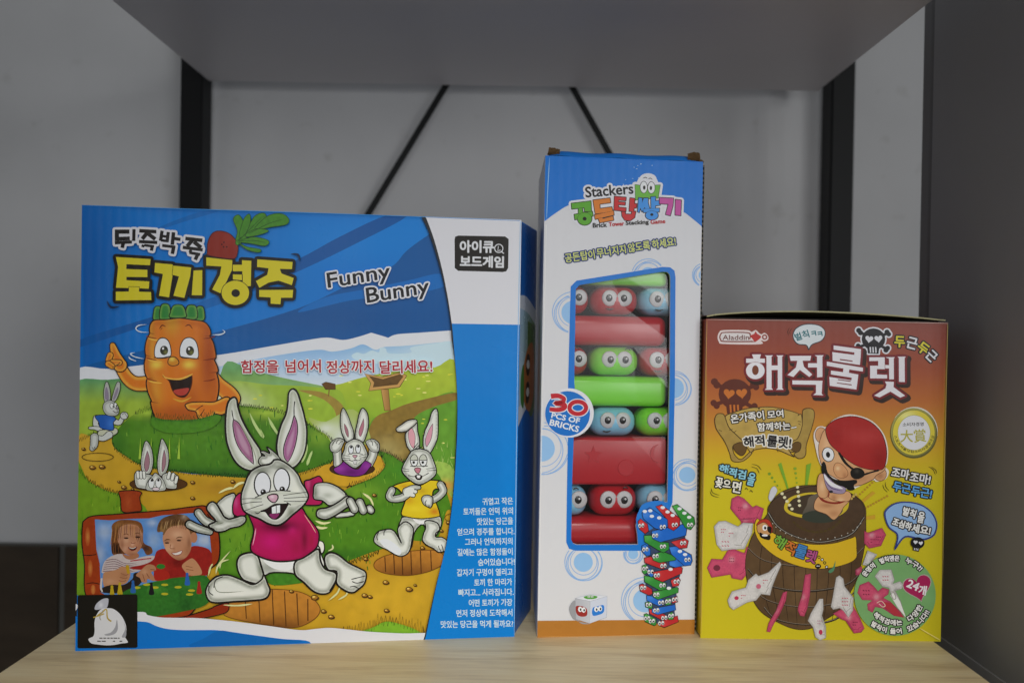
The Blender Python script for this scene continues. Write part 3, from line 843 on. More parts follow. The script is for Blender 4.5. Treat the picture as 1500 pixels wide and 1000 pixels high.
at(540, 690, 11.111)
fill([(590, 740), (540, 800), (500, 900), (495, 1000), (560, 1200), (700, 1250), (760, 1000), (850, 880), (920, 880), (1000, 1080), (1110, 1040), (1190, 900), (1200, 800), (1150, 730), (880, 760)], FUR, ink_w=1.75, g=2.6, rim=(8, FURS, .7))
fill([(740, 770), (870, 800), (990, 775), (930, 850), (820, 850)], '#d8dade')
at(540, 760, 11.111)
fill([(500, 130), (620, 40), (740, 140), (720, 330), (690, 480), (640, 560), (540, 600), (440, 570), (330, 500), (200, 440), (110, 370), (110, 290), (170, 200), (270, 170), (370, 160), (450, 210), (520, 330), (545, 380), (500, 250)], FUR, ink_w=1.75, g=2.6, rim=(6, FURS, .7))
fill([(200, 350), (270, 320), (360, 340), (470, 420), (540, 500), (535, 560), (480, 575), (360, 510), (250, 430)], '#ccd0dc')
for a in ([(165, 340), (150, 270), (190, 190)], [(265, 260), (270, 200), (300, 170)]): line(a, 1.2)
line([(440, 200), (510, 320), (545, 390)], 1.3)
fill([(930, 40), (1000, 20), (1130, 60), (1170, 160), (1105, 230), (1110, 290), (1200, 290), (1280, 340), (1300, 400), (1270, 500), (1200, 530), (1140, 530), (1060, 470), (960, 420), (890, 340), (910, 230), (945, 140)], FUR, ink_w=1.75, g=2.6, rim=(6, FURS, .7))
for a in ([(1190, 520), (1160, 470), (1150, 430)], [(1230, 515), (1215, 460), (1200, 410)]): line(a, 1.1)
at(540, 690, 11.111)
YE = '#c9b01e'
fill([(410, 250), (520, 200), (700, 160), (760, 200), (850, 230), (940, 190), (1010, 145), (1190, 160), (1270, 220), (1200, 280), (1090, 300), (1060, 400), (1120, 520), (1175, 700), (1130, 740), (880, 770), (640, 740), (550, 690), (600, 520), (620, 440), (540, 330), (470, 270)], YE, ink_w=1.75, g=2.6,
     blobs=[(638, 749, 8, 5, '#b5641c', .85), (600, 732, 8, 6, '#b8791c', .6), (594, 712, 6, 3, '#b8791c', .7), (620, 719, 8, 4, '#a9821a', .6), (610, 745, 14, 5, '#d8c02c', .7)])
limb([(400, 310), (360, 410), (430, 450), (560, 430), (650, 370)], [60, 62, 55, 62, 60], FUR, 1.5, rim=(5, FURS, .75))
limb([(640, 330), (740, 270), (840, 265)], [70, 45, 32], FUR, 1.4, rim=(4, FURS, .6))
for a in ((730, 340, 780, 330), (700, 370, 745, 390)): limb([(a[0], a[1]), (a[2], a[3])], [42, 34], FUR, 1.2)
fill([(610, 300), (700, 260), (760, 290), (740, 360), (680, 410), (600, 400)], FUR)
limb([(1190, 220), (1230, 320), (1140, 420), (1020, 480)], [60, 62, 58, 60], FUR, 1.5, rim=(5, FURS, .75))
fill([(880, 440), (920, 395), (1000, 390), (1060, 430), (1060, 520), (1030, 590), (980, 580), (920, 545), (890, 500)], FUR, ink_w=1.6, rim=(4, FURS, .7))
for a in ([(945, 560), (940, 510), (960, 470)], [(1000, 580), (1000, 540)]): line(a, 1)
at(470, 590, 7.6923)
fill([(1040, 545), (1100, 520), (1170, 525), (1240, 560), (1285, 650), (1315, 750), (1300, 820), (1210, 890), (1130, 920), (1060, 900), (985, 840), (930, 770), (945, 700), (990, 620)], FUR, ink_w=1.75, g=2.2, rim=(6, FURS, .7))
for a in ([(1060, 520), (1090, 480), (1110, 455)], [(1080, 525), (1105, 495), (1135, 480)], [(1100, 530), (1130, 505), (1160, 500)]): line(a, 1.2)
for x, y in ((1068, 650), (1170, 650)):
    ell(x, y, 42, 68, '#d2d5d8', ink_w=1.1)
    fill([(x - 40, y - 5), (x - 36, y - 40), (x - 8, y - 66), (x + 20, y - 60), (x + 40, y - 8)], '#b3b7aa', ink_w=.9)
    ell(x - 6, y + 22, 14, 15, K)
line([(1020, 715), (1100, 712), (1220, 712)], 1)
fill([(1070, 745), (1105, 730), (1140, 745), (1125, 785), (1105, 795), (1085, 780)], '#b0707e', ink_w=.9)
line([(1105, 795), (1110, 810), (1060, 830), (1000, 815)], 1); line([(1110, 810), (1160, 825), (1230, 790)], 1)
fill([(1075, 825), (1120, 805), (1155, 830), (1140, 862), (1100, 862)], '#241815', ink_w=.8); fill([(1092, 815), (1140, 815), (1130, 850), (1102, 850)], '#d8dade', 0, .5)
for a in ([(940, 740), (1010, 752)], [(940, 770), (1010, 770)], [(1200, 745), (1310, 730)], [(1210, 765), (1310, 760)]): line(a, .7)

# ---- the carrot
part(F1, 'carrot_picture')
at(140, 430, 5.5556)
OR, ORD, ORL = '#c06a1c', '#8a3210', '#d8b446'
for a in ([(455, 315), (380, 310), (345, 285), (370, 258), (440, 250)], [(960, 335), (1030, 335), (1070, 315), (1050, 295)], [(415, 530), (340, 515), (300, 490), (340, 478)], [(350, 550), (300, 530), (285, 510)]): line(a, 1.6, '#c3cede', taper=(0, 0))
limb([(440, 730), (340, 730), (270, 680), (215, 590)], [62, 58, 52, 46], OR, 1.4, g=2.4, rim=(6, ORL, .6))
limb([(215, 580), (180, 500), (155, 420)], [58, 40, 24], OR, 1.4, g=2.2, rim=(5, ORL, .55))
for a in ([(135, 500), (120, 540)], [(150, 560), (210, 560)], [(120, 570), (150, 590)]): limb(a, [26, 24], OR, 1.1, rim=(4, ORL, .5))
line([(150, 600), (200, 575), (215, 560)], 1)
fill([(990, 640), (1060, 700), (1150, 770), (1195, 840), (1180, 900), (1120, 960), (1040, 960), (990, 900), (1040, 860), (1000, 820), (960, 780)], OR, ink_w=1.75, g=2.4, rim=(6, ORL, .5))
fill([(1005, 830), (1040, 845), (1020, 885), (1003, 890)], '#c4c9b0', ink_w=1)
for x, w, h in ((525, 36, 150), (890 - 20, 36, 150), (585, 42, 170), (800, 46, 160), (690, 64, 140)):
    top = 225 - h
    yb = {690: 195, 585: 208, 800: 205}.get(x, 215)
    fill([(x - w, yb), (x - w, top + 70), (x - w * .55, top + 30 - (20 if x == 690 else 0)), (x + w * .55, top + 30 - (20 if x == 690 else 0)), (x + w, top + 70), (x + w * .9, yb)], '#2f7a30', ink_w=1.3, g=1.8, rim=(4, '#7ea04a', .55), blobs=[(140 + x / 5.5556, 460, 6, 14, '#256a34', .5)])
fill([(500, 215), (600, 210), (700, 200), (800, 212), (900, 230), (945, 275), (958, 325), (948, 346, 1), (978, 400), (994, 470), (998, 520), (984, 540, 1), (1008, 590), (1016, 630), (1004, 648, 1), (1020, 720), (1018, 800), (1002, 880), (985, 990), (940, 1040), (800, 1075), (620, 1075), (520, 1040), (480, 960), (462, 884), (472, 876, 1), (440, 800), (428, 730), (436, 690, 1), (416, 640), (412, 570), (424, 510, 1), (418, 450), (430, 380), (458, 322, 1), (455, 280), (468, 240)], OR, ink_w=2.0, g=3.0, rim=(12, ORD, .35),
     blobs=[(255, 470, 12, 20, '#b8902a', .75), (232, 534, 9, 6, '#d8c048', .85), (280, 534, 9, 6, '#d8c048', .85), (308, 530, 12, 60, '#86300f', .75), (232, 575, 10, 24, '#c08a2c', .7), (285, 585, 12, 26, '#8f3a12', .5), (225, 500, 5, 50, '#c9a23c', .5), (262, 605, 40, 14, '#85300f', .6)])
for y0, k in ((345, .8), (520, .9), (690, 1)):
    line([(430, y0), (470, y0 + 14), (520, y0 + 20)], 1.6, '#7d330c', taper=(1, 0)); line([(990, y0 + 4), (950, y0 + 16), (890, y0 + 22)], 1.6, '#6d2606', taper=(1, 0))
    line([(440, y0 + 16), (500, y0 + 32), (560, y0 + 38)], 2.2, '#d0a23e', taper=(0, 0))
for a in ([(560, 280), (540, 300)], [(455, 320), (500, 330)], [(960, 345), (900, 345)], [(425, 500), (470, 515)], [(990, 540), (930, 530)], [(1005, 640), (940, 645)], [(440, 690), (500, 690)], [(465, 880), (540, 890)]): line(a, 1.2, '#5a2409', taper=(1, 0))
for a in ([(535, 290), (560, 258), (590, 270)], [(745, 268), (780, 255), (810, 290)]): line(a, 1.6, '#5a2409', taper=(0, 0))
fill([(502, 515), (500, 440), (530, 375), (570, 360), (610, 385), (630, 450), (625, 510), (560, 525)], '#ccd0d4', ink_w=1.3)
fill([(712, 515), (705, 440), (735, 375), (785, 358), (830, 385), (852, 450), (848, 525), (780, 525)], '#ccd0d4', ink_w=1.3)
for x, y in ((575, 462), (786, 466)):
    ell(x, y, 33, 38, '#2a2a22', g=1.5, blobs=[(140 + (x + 12) / 5.5556, 430 + (y + 15) / 5.5556, 3, 3, '#6d7038', .9)]); ell(x - 8, y - 16, 9, 10, '#d8dada', n=12)
line([(490, 520), (560, 522), (620, 508)], 1.1); line([(700, 510), (780, 524), (860, 530)], 1.1)
fill([(605, 555), (620, 520), (660, 515), (692, 545), (690, 575), (650, 588), (615, 578)], '#b8771f', ink_w=1.2, g=1.5, blobs=[(255, 526, 4, 3, '#dcc058', .9)])
fill([(565, 670), (600, 690), (700, 700), (790, 660), (800, 720), (780, 790), (740, 840), (680, 830), (640, 780), (615, 710)], '#20120c', ink_w=1.6, ink_c='#4a1c08')
fill([(650, 790), (700, 775), (775, 770), (755, 815), (715, 830), (675, 820)], '#a3392f')
line([(560, 650), (590, 685), (700, 695), (785, 665), (810, 650)], 2.4, '#d0a040', taper=(0, 0)); line([(640, 850), (720, 875), (800, 840)], 2.6, '#c2902e', taper=(0, 0))
fill([(745, 905), (790, 885), (880, 880), (980, 880), (1080, 840), (1120, 870), (1130, 930), (1050, 985), (990, 980), (960, 1010), (900, 1035), (850, 1010), (830, 960), (770, 945)], OR, ink_w=1.75, g=2.2, rim=(5, ORL, .6))
for a in ([(830, 950), (870, 920), (890, 910)], [(860, 1000), (890, 960), (900, 940)], [(920, 1020), (920, 985)], [(970, 990), (990, 965)]): line(a, 1.1)
fill([(470, 1000), (560, 1020), (700, 1026), (850, 1018), (985, 985), (1040, 1010), (960, 1090), (800, 1130), (600, 1130), (480, 1080)], '#467a1c', g=3, noise=(5, .25), blobs=[(265, 613, 40, 4, '#24521a', .8)])
fringe([(468, 1000), (560, 1022), (700, 1028), (850, 1020), (990, 985)], 5, '#1d3d12', 1.3, 2.4)

# ---- the framed photograph of two children at play
part(F1, 'photo_picture')
tone(.74)  # inset muted, and dimmed for the light falling off at this side
at(120, 740, 7.1429)
RD = '#9b3a14'
fill([(400, -140), (430, -155), (560, -160), (640, -140), (620, -80), (640, 40), (580, 60), (440, 60), (420, -70)], RD, ink_w=1.3, g=3, noise=(4, .15), blobs=[(190, 735, 5, 12, '#b8562a', .6)])
fill([(20, 200), (40, 150), (130, 105), (400, 85), (900, 45), (1180, 10), (1330, 20), (1440, 250), (1445, 560), (1320, 700), (1250, 980), (1060, 1180), (640, 1200), (300, 1160), (60, 950), (40, 600), (15, 400)], RD, ink_w=1.7, g=4, noise=(6, .16))
for x, y, ry in ((75, 320, 100), (100, 650, 90), (130, 870, 50)): ell(x, y, 26, ry, '#a9481c', g=2, blobs=[(120 + x / 7.1429, 740 + y / 7.1429, 2.4, 8, '#cf8a44', .8)])
line([(20, 510), (90, 515), (160, 505)], 1.2); line([(60, 810), (130, 800), (200, 815)], 1.2)
fill([(150, 140), (300, 150), (500, 135), (720, 130), (850, 100), (1100, 80), (1250, 70), (1350, 280), (1370, 500), (1310, 760), (1280, 950), (600, 1120), (210, 900), (200, 600), (165, 450)], '#5a8ccc', 0, g=3.5, noise=(9, .14),
     blobs=[(155, 778, 12, 12, '#aebfd8', .8), (227, 790, 10, 12, '#9fb8d8', .7), (225, 765, 7, 5, '#b8c6da', .7), (302, 790, 12, 10, '#b8c4d6', .9), (148, 810, 8, 14, '#aab6c8', .7), (215, 790, 4, 14, '#3f78c4', .5)])
# girl: hair, face, striped top, arm
fill([(330, 280), (330, 200), (400, 150), (520, 145), (620, 170), (655, 240), (660, 380), (740, 430), (750, 490), (690, 510), (640, 440), (560, 500), (420, 500), (340, 510), (320, 420)], '#7a4a26', g=2, noise=(3, .35), blobs=[(175, 806, 8, 5, '#2a1710', .9), (216, 802, 6, 6, '#1f1a24', .8), (176, 770, 6, 6, '#a87a44', .6)])
fill([(250, 580), (330, 520), (430, 500), (560, 545), (700, 520), (780, 530), (720, 620), (600, 680), (480, 700), (350, 700), (240, 700), (220, 680)], '#c3b6b4', g=2, noise=(4, .1))
for k in range(6): line([(262 - k * 6, 570 + k * 22), (360, 555 + k * 24), (470, 600 + k * 18), (600, 590 + k * 16)], .9, '#6f4c58', taper=(1, 0))
line([(520, 575), (620, 560), (740, 545)], 1.6, '#a8343a')
fill([(385, 300), (400, 220), (470, 190), (560, 190), (630, 230), (655, 320), (640, 420), (590, 490), (520, 520), (450, 480), (400, 400)], '#b98464', g=1.2, blobs=[(186, 803, 5, 4, '#dcae92', .6), (211, 790, 3, 9, '#6d4028', .6), (181, 797, 3, 8, '#7d4c34', .5), (196, 811, 8, 2.5, '#7d4630', .6), (186, 786, 5, 2, '#8a5640', .6), (204, 785, 5, 2, '#7d4a36', .6), (191, 805, 6, 5, '#a86a4c', .6), (187, 790, 4, 5, '#d0a080', .8), (198, 772, 12, 4, '#a8683c', .5), (206, 800, 4, 7, '#9a6044', .6), (196, 796, 2, 2, '#dcae94', .9)])
fill([(440, 500), (520, 520), (590, 490), (610, 530), (540, 560), (470, 545)], '#a8704e')
line([(385, 340), (400, 230), (480, 185), (600, 200), (650, 280)], 2.2, '#8a5a30')
for k in range(16):
    x = 335 + k * 19; line([(x, 175 + abs(k - 8) * 4), (x - 12 + k, 240 + abs(k - 8) * 12), (x - 30 + k * 3.5, 300 + abs(k - 8) * 16)], .7, random.choice(['#3a2212', '#9a6a3a', '#5a3820', '#b8864c']), taper=(0, 0))
for k in range(8): line([(345 + k * 8, 380), (335 + k * 10, 440), (330 + k * 12, 500)], 1.1, random.choice(['#1f120c', '#3a2214', '#6a4224']), taper=(0, 0))
for x, y in ((478, 335), (598, 325)): ell(x, y, 24, 9, '#3a2218', n=12); line([(x - 34, y - 32), (x, y - 44), (x + 32, y - 30)], 1.0, '#6a4226', taper=(0, 0))
line([(530, 380), (545, 392), (575, 382)], 1.0, '#8a5238')
fill([(500, 430), (540, 440), (590, 425), (575, 455), (540, 465), (515, 452)], '#3a1412', ink_w=.8, ink_c='#8a3c34'); line([(512, 434), (545, 442), (582, 430)], 1.0, '#d8d4cc')
fill([(240, 700), (300, 680), (380, 660), (430, 630), (500, 650), (520, 720), (480, 800), (400, 825), (330, 820), (260, 850), (235, 800)], '#b8845e', g=1.6, blobs=[(183, 842, 6, 6, '#9a6644', .6), (162, 850, 8, 4, '#c89a78', .6)])
for a in ([(420, 700), (470, 720), (500, 710)], [(410, 740), (460, 755), (490, 745)], [(400, 775), (440, 785), (475, 775)]): line(a, .9, '#8a5638')
fill([(230, 850), (330, 820), (450, 820), (540, 760), (560, 700), (640, 700), (640, 790), (480, 900), (220, 900)], '#2a2018')
limb([(220, 760), (212, 850), (225, 890)], [10, 10, 8], '#c8c4c4')
# boy: hair, jumper, face, hands
fill([(660, 610), (760, 560), (800, 470), (900, 450), (980, 540), (1150, 430), (1240, 420), (1350, 460), (1375, 560), (1320, 720), (1160, 740), (1000, 760), (900, 760), (780, 770), (760, 680), (560, 660), (520, 640)], '#96221c', g=2.2, noise=(5, .18), blobs=[(237, 830, 8, 6, '#b83428', .6), (262, 822, 10, 6, '#4a100e', .6), (280, 830, 10, 8, '#501412', .6), (252, 845, 12, 8, '#7a1814', .5)])
fill([(805, 270), (810, 200), (860, 130), (980, 90), (1090, 95), (1150, 140), (1200, 200), (1210, 300), (1150, 330), (1100, 200), (950, 210), (900, 290), (850, 270)], '#6b4a2c', g=1.8, noise=(3, .35), blobs=[(240, 776, 4, 6, '#a07c4a', .7), (255, 756, 10, 4, '#4a3424', .6), (272, 756, 4, 4, '#bcae9a', .5)])
ell(1185, 330, 38, 55, '#b47a58', n=18)
fill([(860, 330), (880, 270), (940, 215), (1060, 200), (1130, 240), (1160, 340), (1155, 450), (1110, 530), (1040, 565), (970, 540), (900, 470), (870, 400)], '#bd8866', g=1.2, blobs=[(253, 800, 4, 5, '#e0b494', .6), (279, 795, 3, 10, '#6d4028', .6), (266, 818, 9, 2.5, '#7a4830', .6), (246, 792, 5, 2, '#8a5a44', .6), (264, 789, 5, 2, '#8a5640', .6), (257, 802, 2, 4, '#9a6448', .5), (262, 782, 9, 6, '#d8aa88', .8), (247, 802, 5, 7, '#d4a482', .7), (276, 806, 6, 9, '#a06a4a', .7), (260, 815, 8, 4, '#a86c50', .4)])
line([(865, 300), (900, 245), (960, 205), (1080, 195), (1140, 250)], 2.2, '#7a5832')
for k in range(18):
    x = 830 + k * 20; line([(x + 10, 130 + abs(k - 8) * 5), (x - 4, 170 + abs(k - 8) * 6), (x - 8, 225 + abs(k - 8) * 5)], .8, random.choice(['#3a2614', '#a07c4c', '#5a4024', '#c0a070']), taper=(0, 0))
for x, y in ((905, 385), (1030, 360)): ell(x, y, 24, 8, '#33201a', n=12); line([(x - 32, y - 20), (x + 2, y - 36), (x + 40, y - 30)], 1.3, '#5e4026', taper=(0, 0))
line([(945, 400), (940, 440), (985, 445)], 1.1, '#9a6244')
fill([(955, 490), (1000, 485), (1060, 465), (1050, 500), (1000, 515), (970, 505)], '#e0d8d2', ink_w=1, ink_c='#9a4a40')
fill([(580, 720), (640, 660), (700, 610), (770, 620), (790, 670), (740, 690), (780, 750), (800, 775), (760, 780), (700, 760), (690, 795), (640, 790), (620, 750)], '#b07c5a', g=1.5, blobs=[(214, 836, 4, 4, '#c89874', .7)])
for a in ([(690, 700), (720, 750)], [(650, 710), (670, 780)], [(730, 660), (780, 665)]): line(a, .9, '#7a4a30')
fill([(1060, 620), (1130, 560), (1180, 550), (1240, 620), (1270, 700), (1220, 725), (1130, 720), (1090, 680)], '#bd8862', g=1.5)
for a in ([(1100, 625), (1170, 640)], [(1105, 660), (1180, 670)]): line(a, .9, '#8a5a3c')
# playing field with pegs
fill([(640, 820), (760, 790), (900, 760), (1080, 740), (1330, 740), (1340, 1000), (1060, 1100), (600, 1150), (480, 920)], '#2f6e26', g=2.4, noise=(4, .28), blobs=[(230, 862, 14, 6, '#4c9434', .7), (285, 856, 14, 6, '#3f8a30', .7), (225, 880, 30, 10, '#3a7d2a', .5), (275, 885, 10, 16, '#1f4f1e', .6)])
fill([(440, 900), (600, 830), (700, 830), (640, 960), (460, 960)], '#2f6e26', g=2.4, noise=(4, .25))
ell(840, 630, 46, 26, '#2f7a2c', n=16)
for x, y in ((690, 818), (880, 820), (880, 915), (1140, 920), (590, 850), (780, 848), (1160, 880), (1020, 845)): ell(x, y, 38, 13, '#b9b02a', n=14)
for x, y, c in ((548, 840, '#2c62a8'), (740, 860, '#1c1a1e'), (1115, 760, '#2c62b4'), (1238, 850, '#a02a22'), (410, 860, '#b9a01e'), (328, 890, '#b9a01e')):
    fill([(x - 24, y + 60), (x - 18, y), (x - 12, y - 40), (x, y - 62), (x + 12, y - 40), (x + 20, y), (x + 28, y + 60)], c); ell(x, y - 50, 15, 17, c, n=14)
limb([(490, 630), (500, 690)], [18, 16], '#b9921e')
fill([(770, 680), (850, 660), (920, 690), (930, 750), (850, 775), (780, 770)], '#a8281c')
at(110, 850, 6.25)
fill([(840, 345), (1010, 320), (1240, 250), (1290, 225), (1400, 195), (1420, 230), (1385, 285), (1200, 330), (1000, 360)], '#8f2d12', ink_w=1.4)
tone(1.0)
# ---- the big running rabbit
part(F1, 'big_rabbit_picture')
at(260, 790, 5)
for a in ([(290, 250), (310, 180), (400, 75)], [(235, 260), (250, 200), (270, 170)], [(320, 210), (330, 160), (390, 140)], [(340, 470), (450, 475), (560, 462)], [(1110, 440), (1180, 380), (1200, 310)], [(1180, 435), (1240, 400), (1250, 370)], [(1140, 30), (1145, 60), (1110, 80)]): line(a, 2.4, '#c0c48e', taper=(0, 0))
fill([(1040, 10), (1075, 15), (1085, 60), (1070, 95), (1050, 80)], FURL, ink_w=1.6)
fill([(560, 95), (640, 60), (900, 60), (1030, 40), (1060, 100), (1080, 200), (980, 300), (860, 245), (760, 235), (690, 238), (640, 255), (570, 200)], FUR, ink_w=2, g=3, blobs=[(395, 830, 16, 10, '#7b8078', .8), (440, 830, 10, 10, '#868b80', .7)])
fill([(640, 145), (760, 150), (880, 145), (850, 205), (790, 220), (700, 200)], '#d2d5d6')
fill([(560, 90), (480, 105), (447, 150), (450, 215), (480, 275), (520, 300), (600, 320), (660, 330), (640, 250), (620, 180), (600, 120)], FUR, ink_w=2.6, g=2.6, rim=(9, FURS, .55), blobs=[(384, 832, 5, 12, '#7b8272', .8)])
fill([(250, 300), (300, 262), (380, 253), (470, 285), (560, 322), (625, 285), (640, 250), (670, 320), (685, 370), (650, 425), (540, 440), (420, 447), (290, 455), (235, 435), (215, 375), (232, 325)], FUR, ink_w=2.6, g=2.6, rim=(9, FURS, .75), blobs=[(340, 868, 30, 5, '#d4d7cf', .9), (334, 850, 16, 6, '#cfd2cb', .8)])
line([(275, 345), (290, 290), (340, 265)], 1.3); line([(270, 400), (240, 375), (240, 330)], 1.3); line([(280, 330), (300, 370), (360, 380), (500, 370)], 1.1, '#6f7563', taper=(1, 0))
fill([(870, 160), (960, 110), (1040, 65), (1056, 150), (1090, 210), (1165, 240), (1165, 300), (1125, 375), (1065, 392), (1000, 370), (930, 305), (870, 250)], FUR, ink_w=2.6, g=2.6, rim=(9, FURS, .7))
fill([(1095, 108), (1135, 90), (1190, 110), (1260, 165), (1340, 205), (1382, 230), (1388, 270), (1372, 320), (1330, 358), (1290, 382), (1235, 368), (1172, 315), (1172, 230), (1110, 215), (1085, 150)], FUR, ink_w=2.6, g=2.6, rim=(9, FURS, .7))
for a in ([(1380, 260), (1320, 275), (1280, 285)], [(1372, 300), (1320, 312), (1285, 300)], [(1330, 350), (1300, 335), (1270, 340)]): line(a, 1.3)
line([(1175, 220), (1165, 290), (1120, 370)], 1.6)
at()
fill([(347, 724), (336, 724), (327, 730), (320, 738), (325, 748), (333, 757), (345, 757)], FUR, ink_w=2, rim=(6, FURS, .6))
fill([(355, 721), (348, 726), (344, 735), (343, 745), (345, 753), (354, 756), (364, 750), (362, 725)], MAG, ink_w=2, g=2, blobs=[(348, 735, 3, 8, '#c0508a', .6)])
at(400, 690, 10)
fill([(480, 160), (560, 120), (640, 85), (700, 70), (745, 120), (740, 170), (640, 190), (612, 300), (622, 400), (740, 430), (700, 488), (520, 492), (490, 460), (530, 370)], MAG, ink_w=2, g=2, blobs=[(458, 715, 3, 12, '#5e0f30', .7), (454, 708, 3, 8, '#c85a8c', .5)])
fill([(640, 185), (780, 162), (900, 190), (1000, 245), (1085, 320), (1105, 380), (1000, 450), (900, 485), (830, 492), (740, 425), (622, 402), (612, 300)], FUR, ink_w=2, g=2.2, rim=(6, FURS, .6), blobs=[(465, 722, 5, 10, '#6f766a', .7), (482, 725, 8, 4, '#848b7c', .6)])
for a in ([(1040, 260), (1060, 300)], [(1075, 330), (1090, 350)], [(1100, 240), (1130, 215)]): line(a, 1.6)
limb([(1430, 545), (1455, 570)], [58, 50], FUR, 2, rim=(4, FURS, .8))
limb([(1290, 450), (1340, 570)], [60, 58], FUR, 2, rim=(5, FURS, .8))
limb([(950, 640), (1080, 630), (1180, 610)], [34, 36, 40], FUR, 1.8, rim=(3, FURS, .7))
fill([(660, 580), (700, 545), (800, 530), (900, 490), (1000, 430), (1090, 365), (1160, 370), (1220, 420), (1180, 500), (1100, 530), (1000, 600), (900, 660), (800, 700), (720, 690), (660, 650)], FUR, ink_w=2.4, g=2, rim=(7, FURS, .8), blobs=[(505, 733, 5, 4, '#d4d7ce', .8)])
limb([(1150, 430), (1210, 550)], [58, 62], FUR, 2, rim=(5, FURS, .8))
at()
fill([(366, 750), (376, 748), (400, 768), (438, 745), (445, 744), (452, 755), (461, 766), (468, 777), (469, 788), (466, 800), (456, 809), (440, 818), (412, 821), (390, 817), (372, 808), (369, 798), (373, 782), (373, 770)], MAG, ink_w=2.3, g=2.6, rim=(5, MAGS, .35),
     blobs=[(412, 770, 26, 8, '#2b0812', .9), (400, 792, 14, 10, '#b8186c', .75), (448, 790, 5, 18, '#5a0e1f', .75), (436, 800, 8, 12, '#8a1638', .6), (430, 776, 6, 6, '#c21f70', .5), (458, 790, 4, 12, '#8e1a2e', .6)])
line([(372, 798), (375, 785), (377, 772)], 1.4, '#d890a8', taper=(0, 0)); line([(447, 752), (458, 768), (465, 780)], 1.2, '#d8a090', taper=(0, 0))
at(260, 690, 10)
limb([(200, 770), (330, 830), (500, 880)], [62, 60, 44], FUR, 2.1, rim=(6, FURS, .85))
limb([(330, 600), (420, 710), (560, 790)], [62, 62, 70], FUR, 2.1, rim=(6, FURS, .85))
fill([(480, 470), (540, 440), (600, 480), (660, 580), (710, 660), (780, 690), (870, 670), (960, 645), (1015, 660), (1025, 710), (990, 760), (920, 800), (800, 825), (720, 865), (620, 880), (540, 850), (480, 780), (580, 720), (500, 620), (450, 540)], FUR, ink_w=2.4, g=2.2, rim=(7, FURS, .7), blobs=[(324, 764, 8, 4, '#6d7463', .8), (350, 763, 10, 3, '#838a78', .6), (312, 746, 4, 8, '#d5d8d0', .7)])
line([(460, 620), (530, 700), (610, 730)], 1.6); line([(440, 790), (540, 830), (580, 870)], 1.4, K, taper=(1, 0)); line([(700, 740), (640, 760), (590, 760)], 1.2, '#6a705e', taper=(0, 0))
# ears and head
at(300, 560, 7.1429)
fill([(330, 155), (282, 182), (252, 260), (236, 420), (246, 600), (290, 740), (350, 840), (430, 900), (510, 918), (590, 890), (615, 800), (600, 705), (540, 610), (470, 500), (405, 370), (368, 250), (358, 185)], FUR, ink_w=2.7, g=2.6, rim=(10, '#858c72', .75))
fill([(322, 385, 1), (380, 430), (450, 550), (510, 690), (530, 852, 1), (460, 790), (380, 690), (335, 580), (314, 450)], '#a9839a', ink_w=1.3, g=2, rim=(6, '#7c2c62', .8))
line([(305, 290), (312, 340), (322, 390)], 1.3); line([(560, 860), (545, 760), (500, 640), (440, 520), (380, 420)], 1.6, '#8d947c', taper=(0, 0))
fill([(945, 70), (900, 110), (890, 220), (870, 330), (820, 440), (785, 560), (770, 680), (788, 780), (830, 850), (890, 890), (960, 880), (1030, 800), (1075, 680), (1087, 500), (1062, 350), (1030, 230), (992, 110)], FUR, ink_w=2.7, g=2.6, rim=(10, '#858c72', .75))
fill([(955, 340, 1), (985, 420), (990, 520), (965, 660), (920, 780), (885, 832, 1), (850, 780), (843, 690), (870, 590), (920, 470)], '#a87f9c', ink_w=1.3, g=2, rim=(6, '#82306c', .85))
line([(962, 200), (955, 270), (955, 345)], 1.4)
fill([(580, 815), (610, 770), (650, 765), (600, 725), (640, 715), (700, 740), (668, 672), (725, 710), (775, 755), (820, 810), (860, 850), (700, 900), (600, 860)], FUR, ink_w=1.8, rim=(6, FURS, .8))
at()
fill([(366, 696), (372, 688), (384, 682), (398, 679), (404, 673, 1), (412, 673), (422, 678), (432, 686), (440, 696), (444, 706), (451, 717), (454, 727), (449, 737), (441, 745), (430, 754), (420, 763), (411, 768), (402, 768), (393, 765), (382, 759), (370, 754), (360, 748), (356, 738), (356, 723), (361, 708)], FUR, ink_w=2.7, g=2.2, rim=(9, FURS, .6),
     blobs=[(387, 690, 12, 5, '#5f6656', .85), (413, 684, 12, 4, '#5f6656', .85), (380, 748, 8, 4, '#7d8470', .8), (428, 748, 6, 9, '#777e6c', .8), (436, 720, 5, 12, '#d3d6c9', .8), (366, 715, 5, 12, '#cfd2c6', .6)])
ell(387, 709, 12, 18, '#cdd0d6', ink_w=1.7); ell(415, 703.5, 11.8, 18, '#cdd0d6', ink_w=1.7)
ell(388, 720, 4, 4.3, K); ell(387, 718.6, 1.2, 1.3, '#c8ccd0', n=10); ell(415.8, 716, 4, 4.2, K); ell(415, 714.8, 1.2, 1.3, '#c8ccd0', n=10)
fill([(368, 734), (376, 728), (394, 721), (410, 718.5), (428, 719), (446, 722), (450, 734), (430, 741), (410, 741), (390, 747), (372, 746)], '#c2c6bd', g=2, rim=(6, '#a3a896', .5))
line([(376, 728), (394, 720.5), (410, 718), (428, 718.5)], 1.4)
fill([(394, 727), (400, 723.3), (408, 723.6), (409.5, 729), (405, 735), (399, 733.5)], '#b992a4', ink_w=1.75, g=1.2, blobs=[(401, 727, 3, 2, '#dcc4ce', .8)])
fill([(384, 748), (393, 744.5), (404, 738), (414, 737.5), (425, 737, 1), (421, 744), (416, 752), (409, 758.5), (402, 759), (396, 755), (391, 748.5)], '#1f1113', ink_w=1.4)
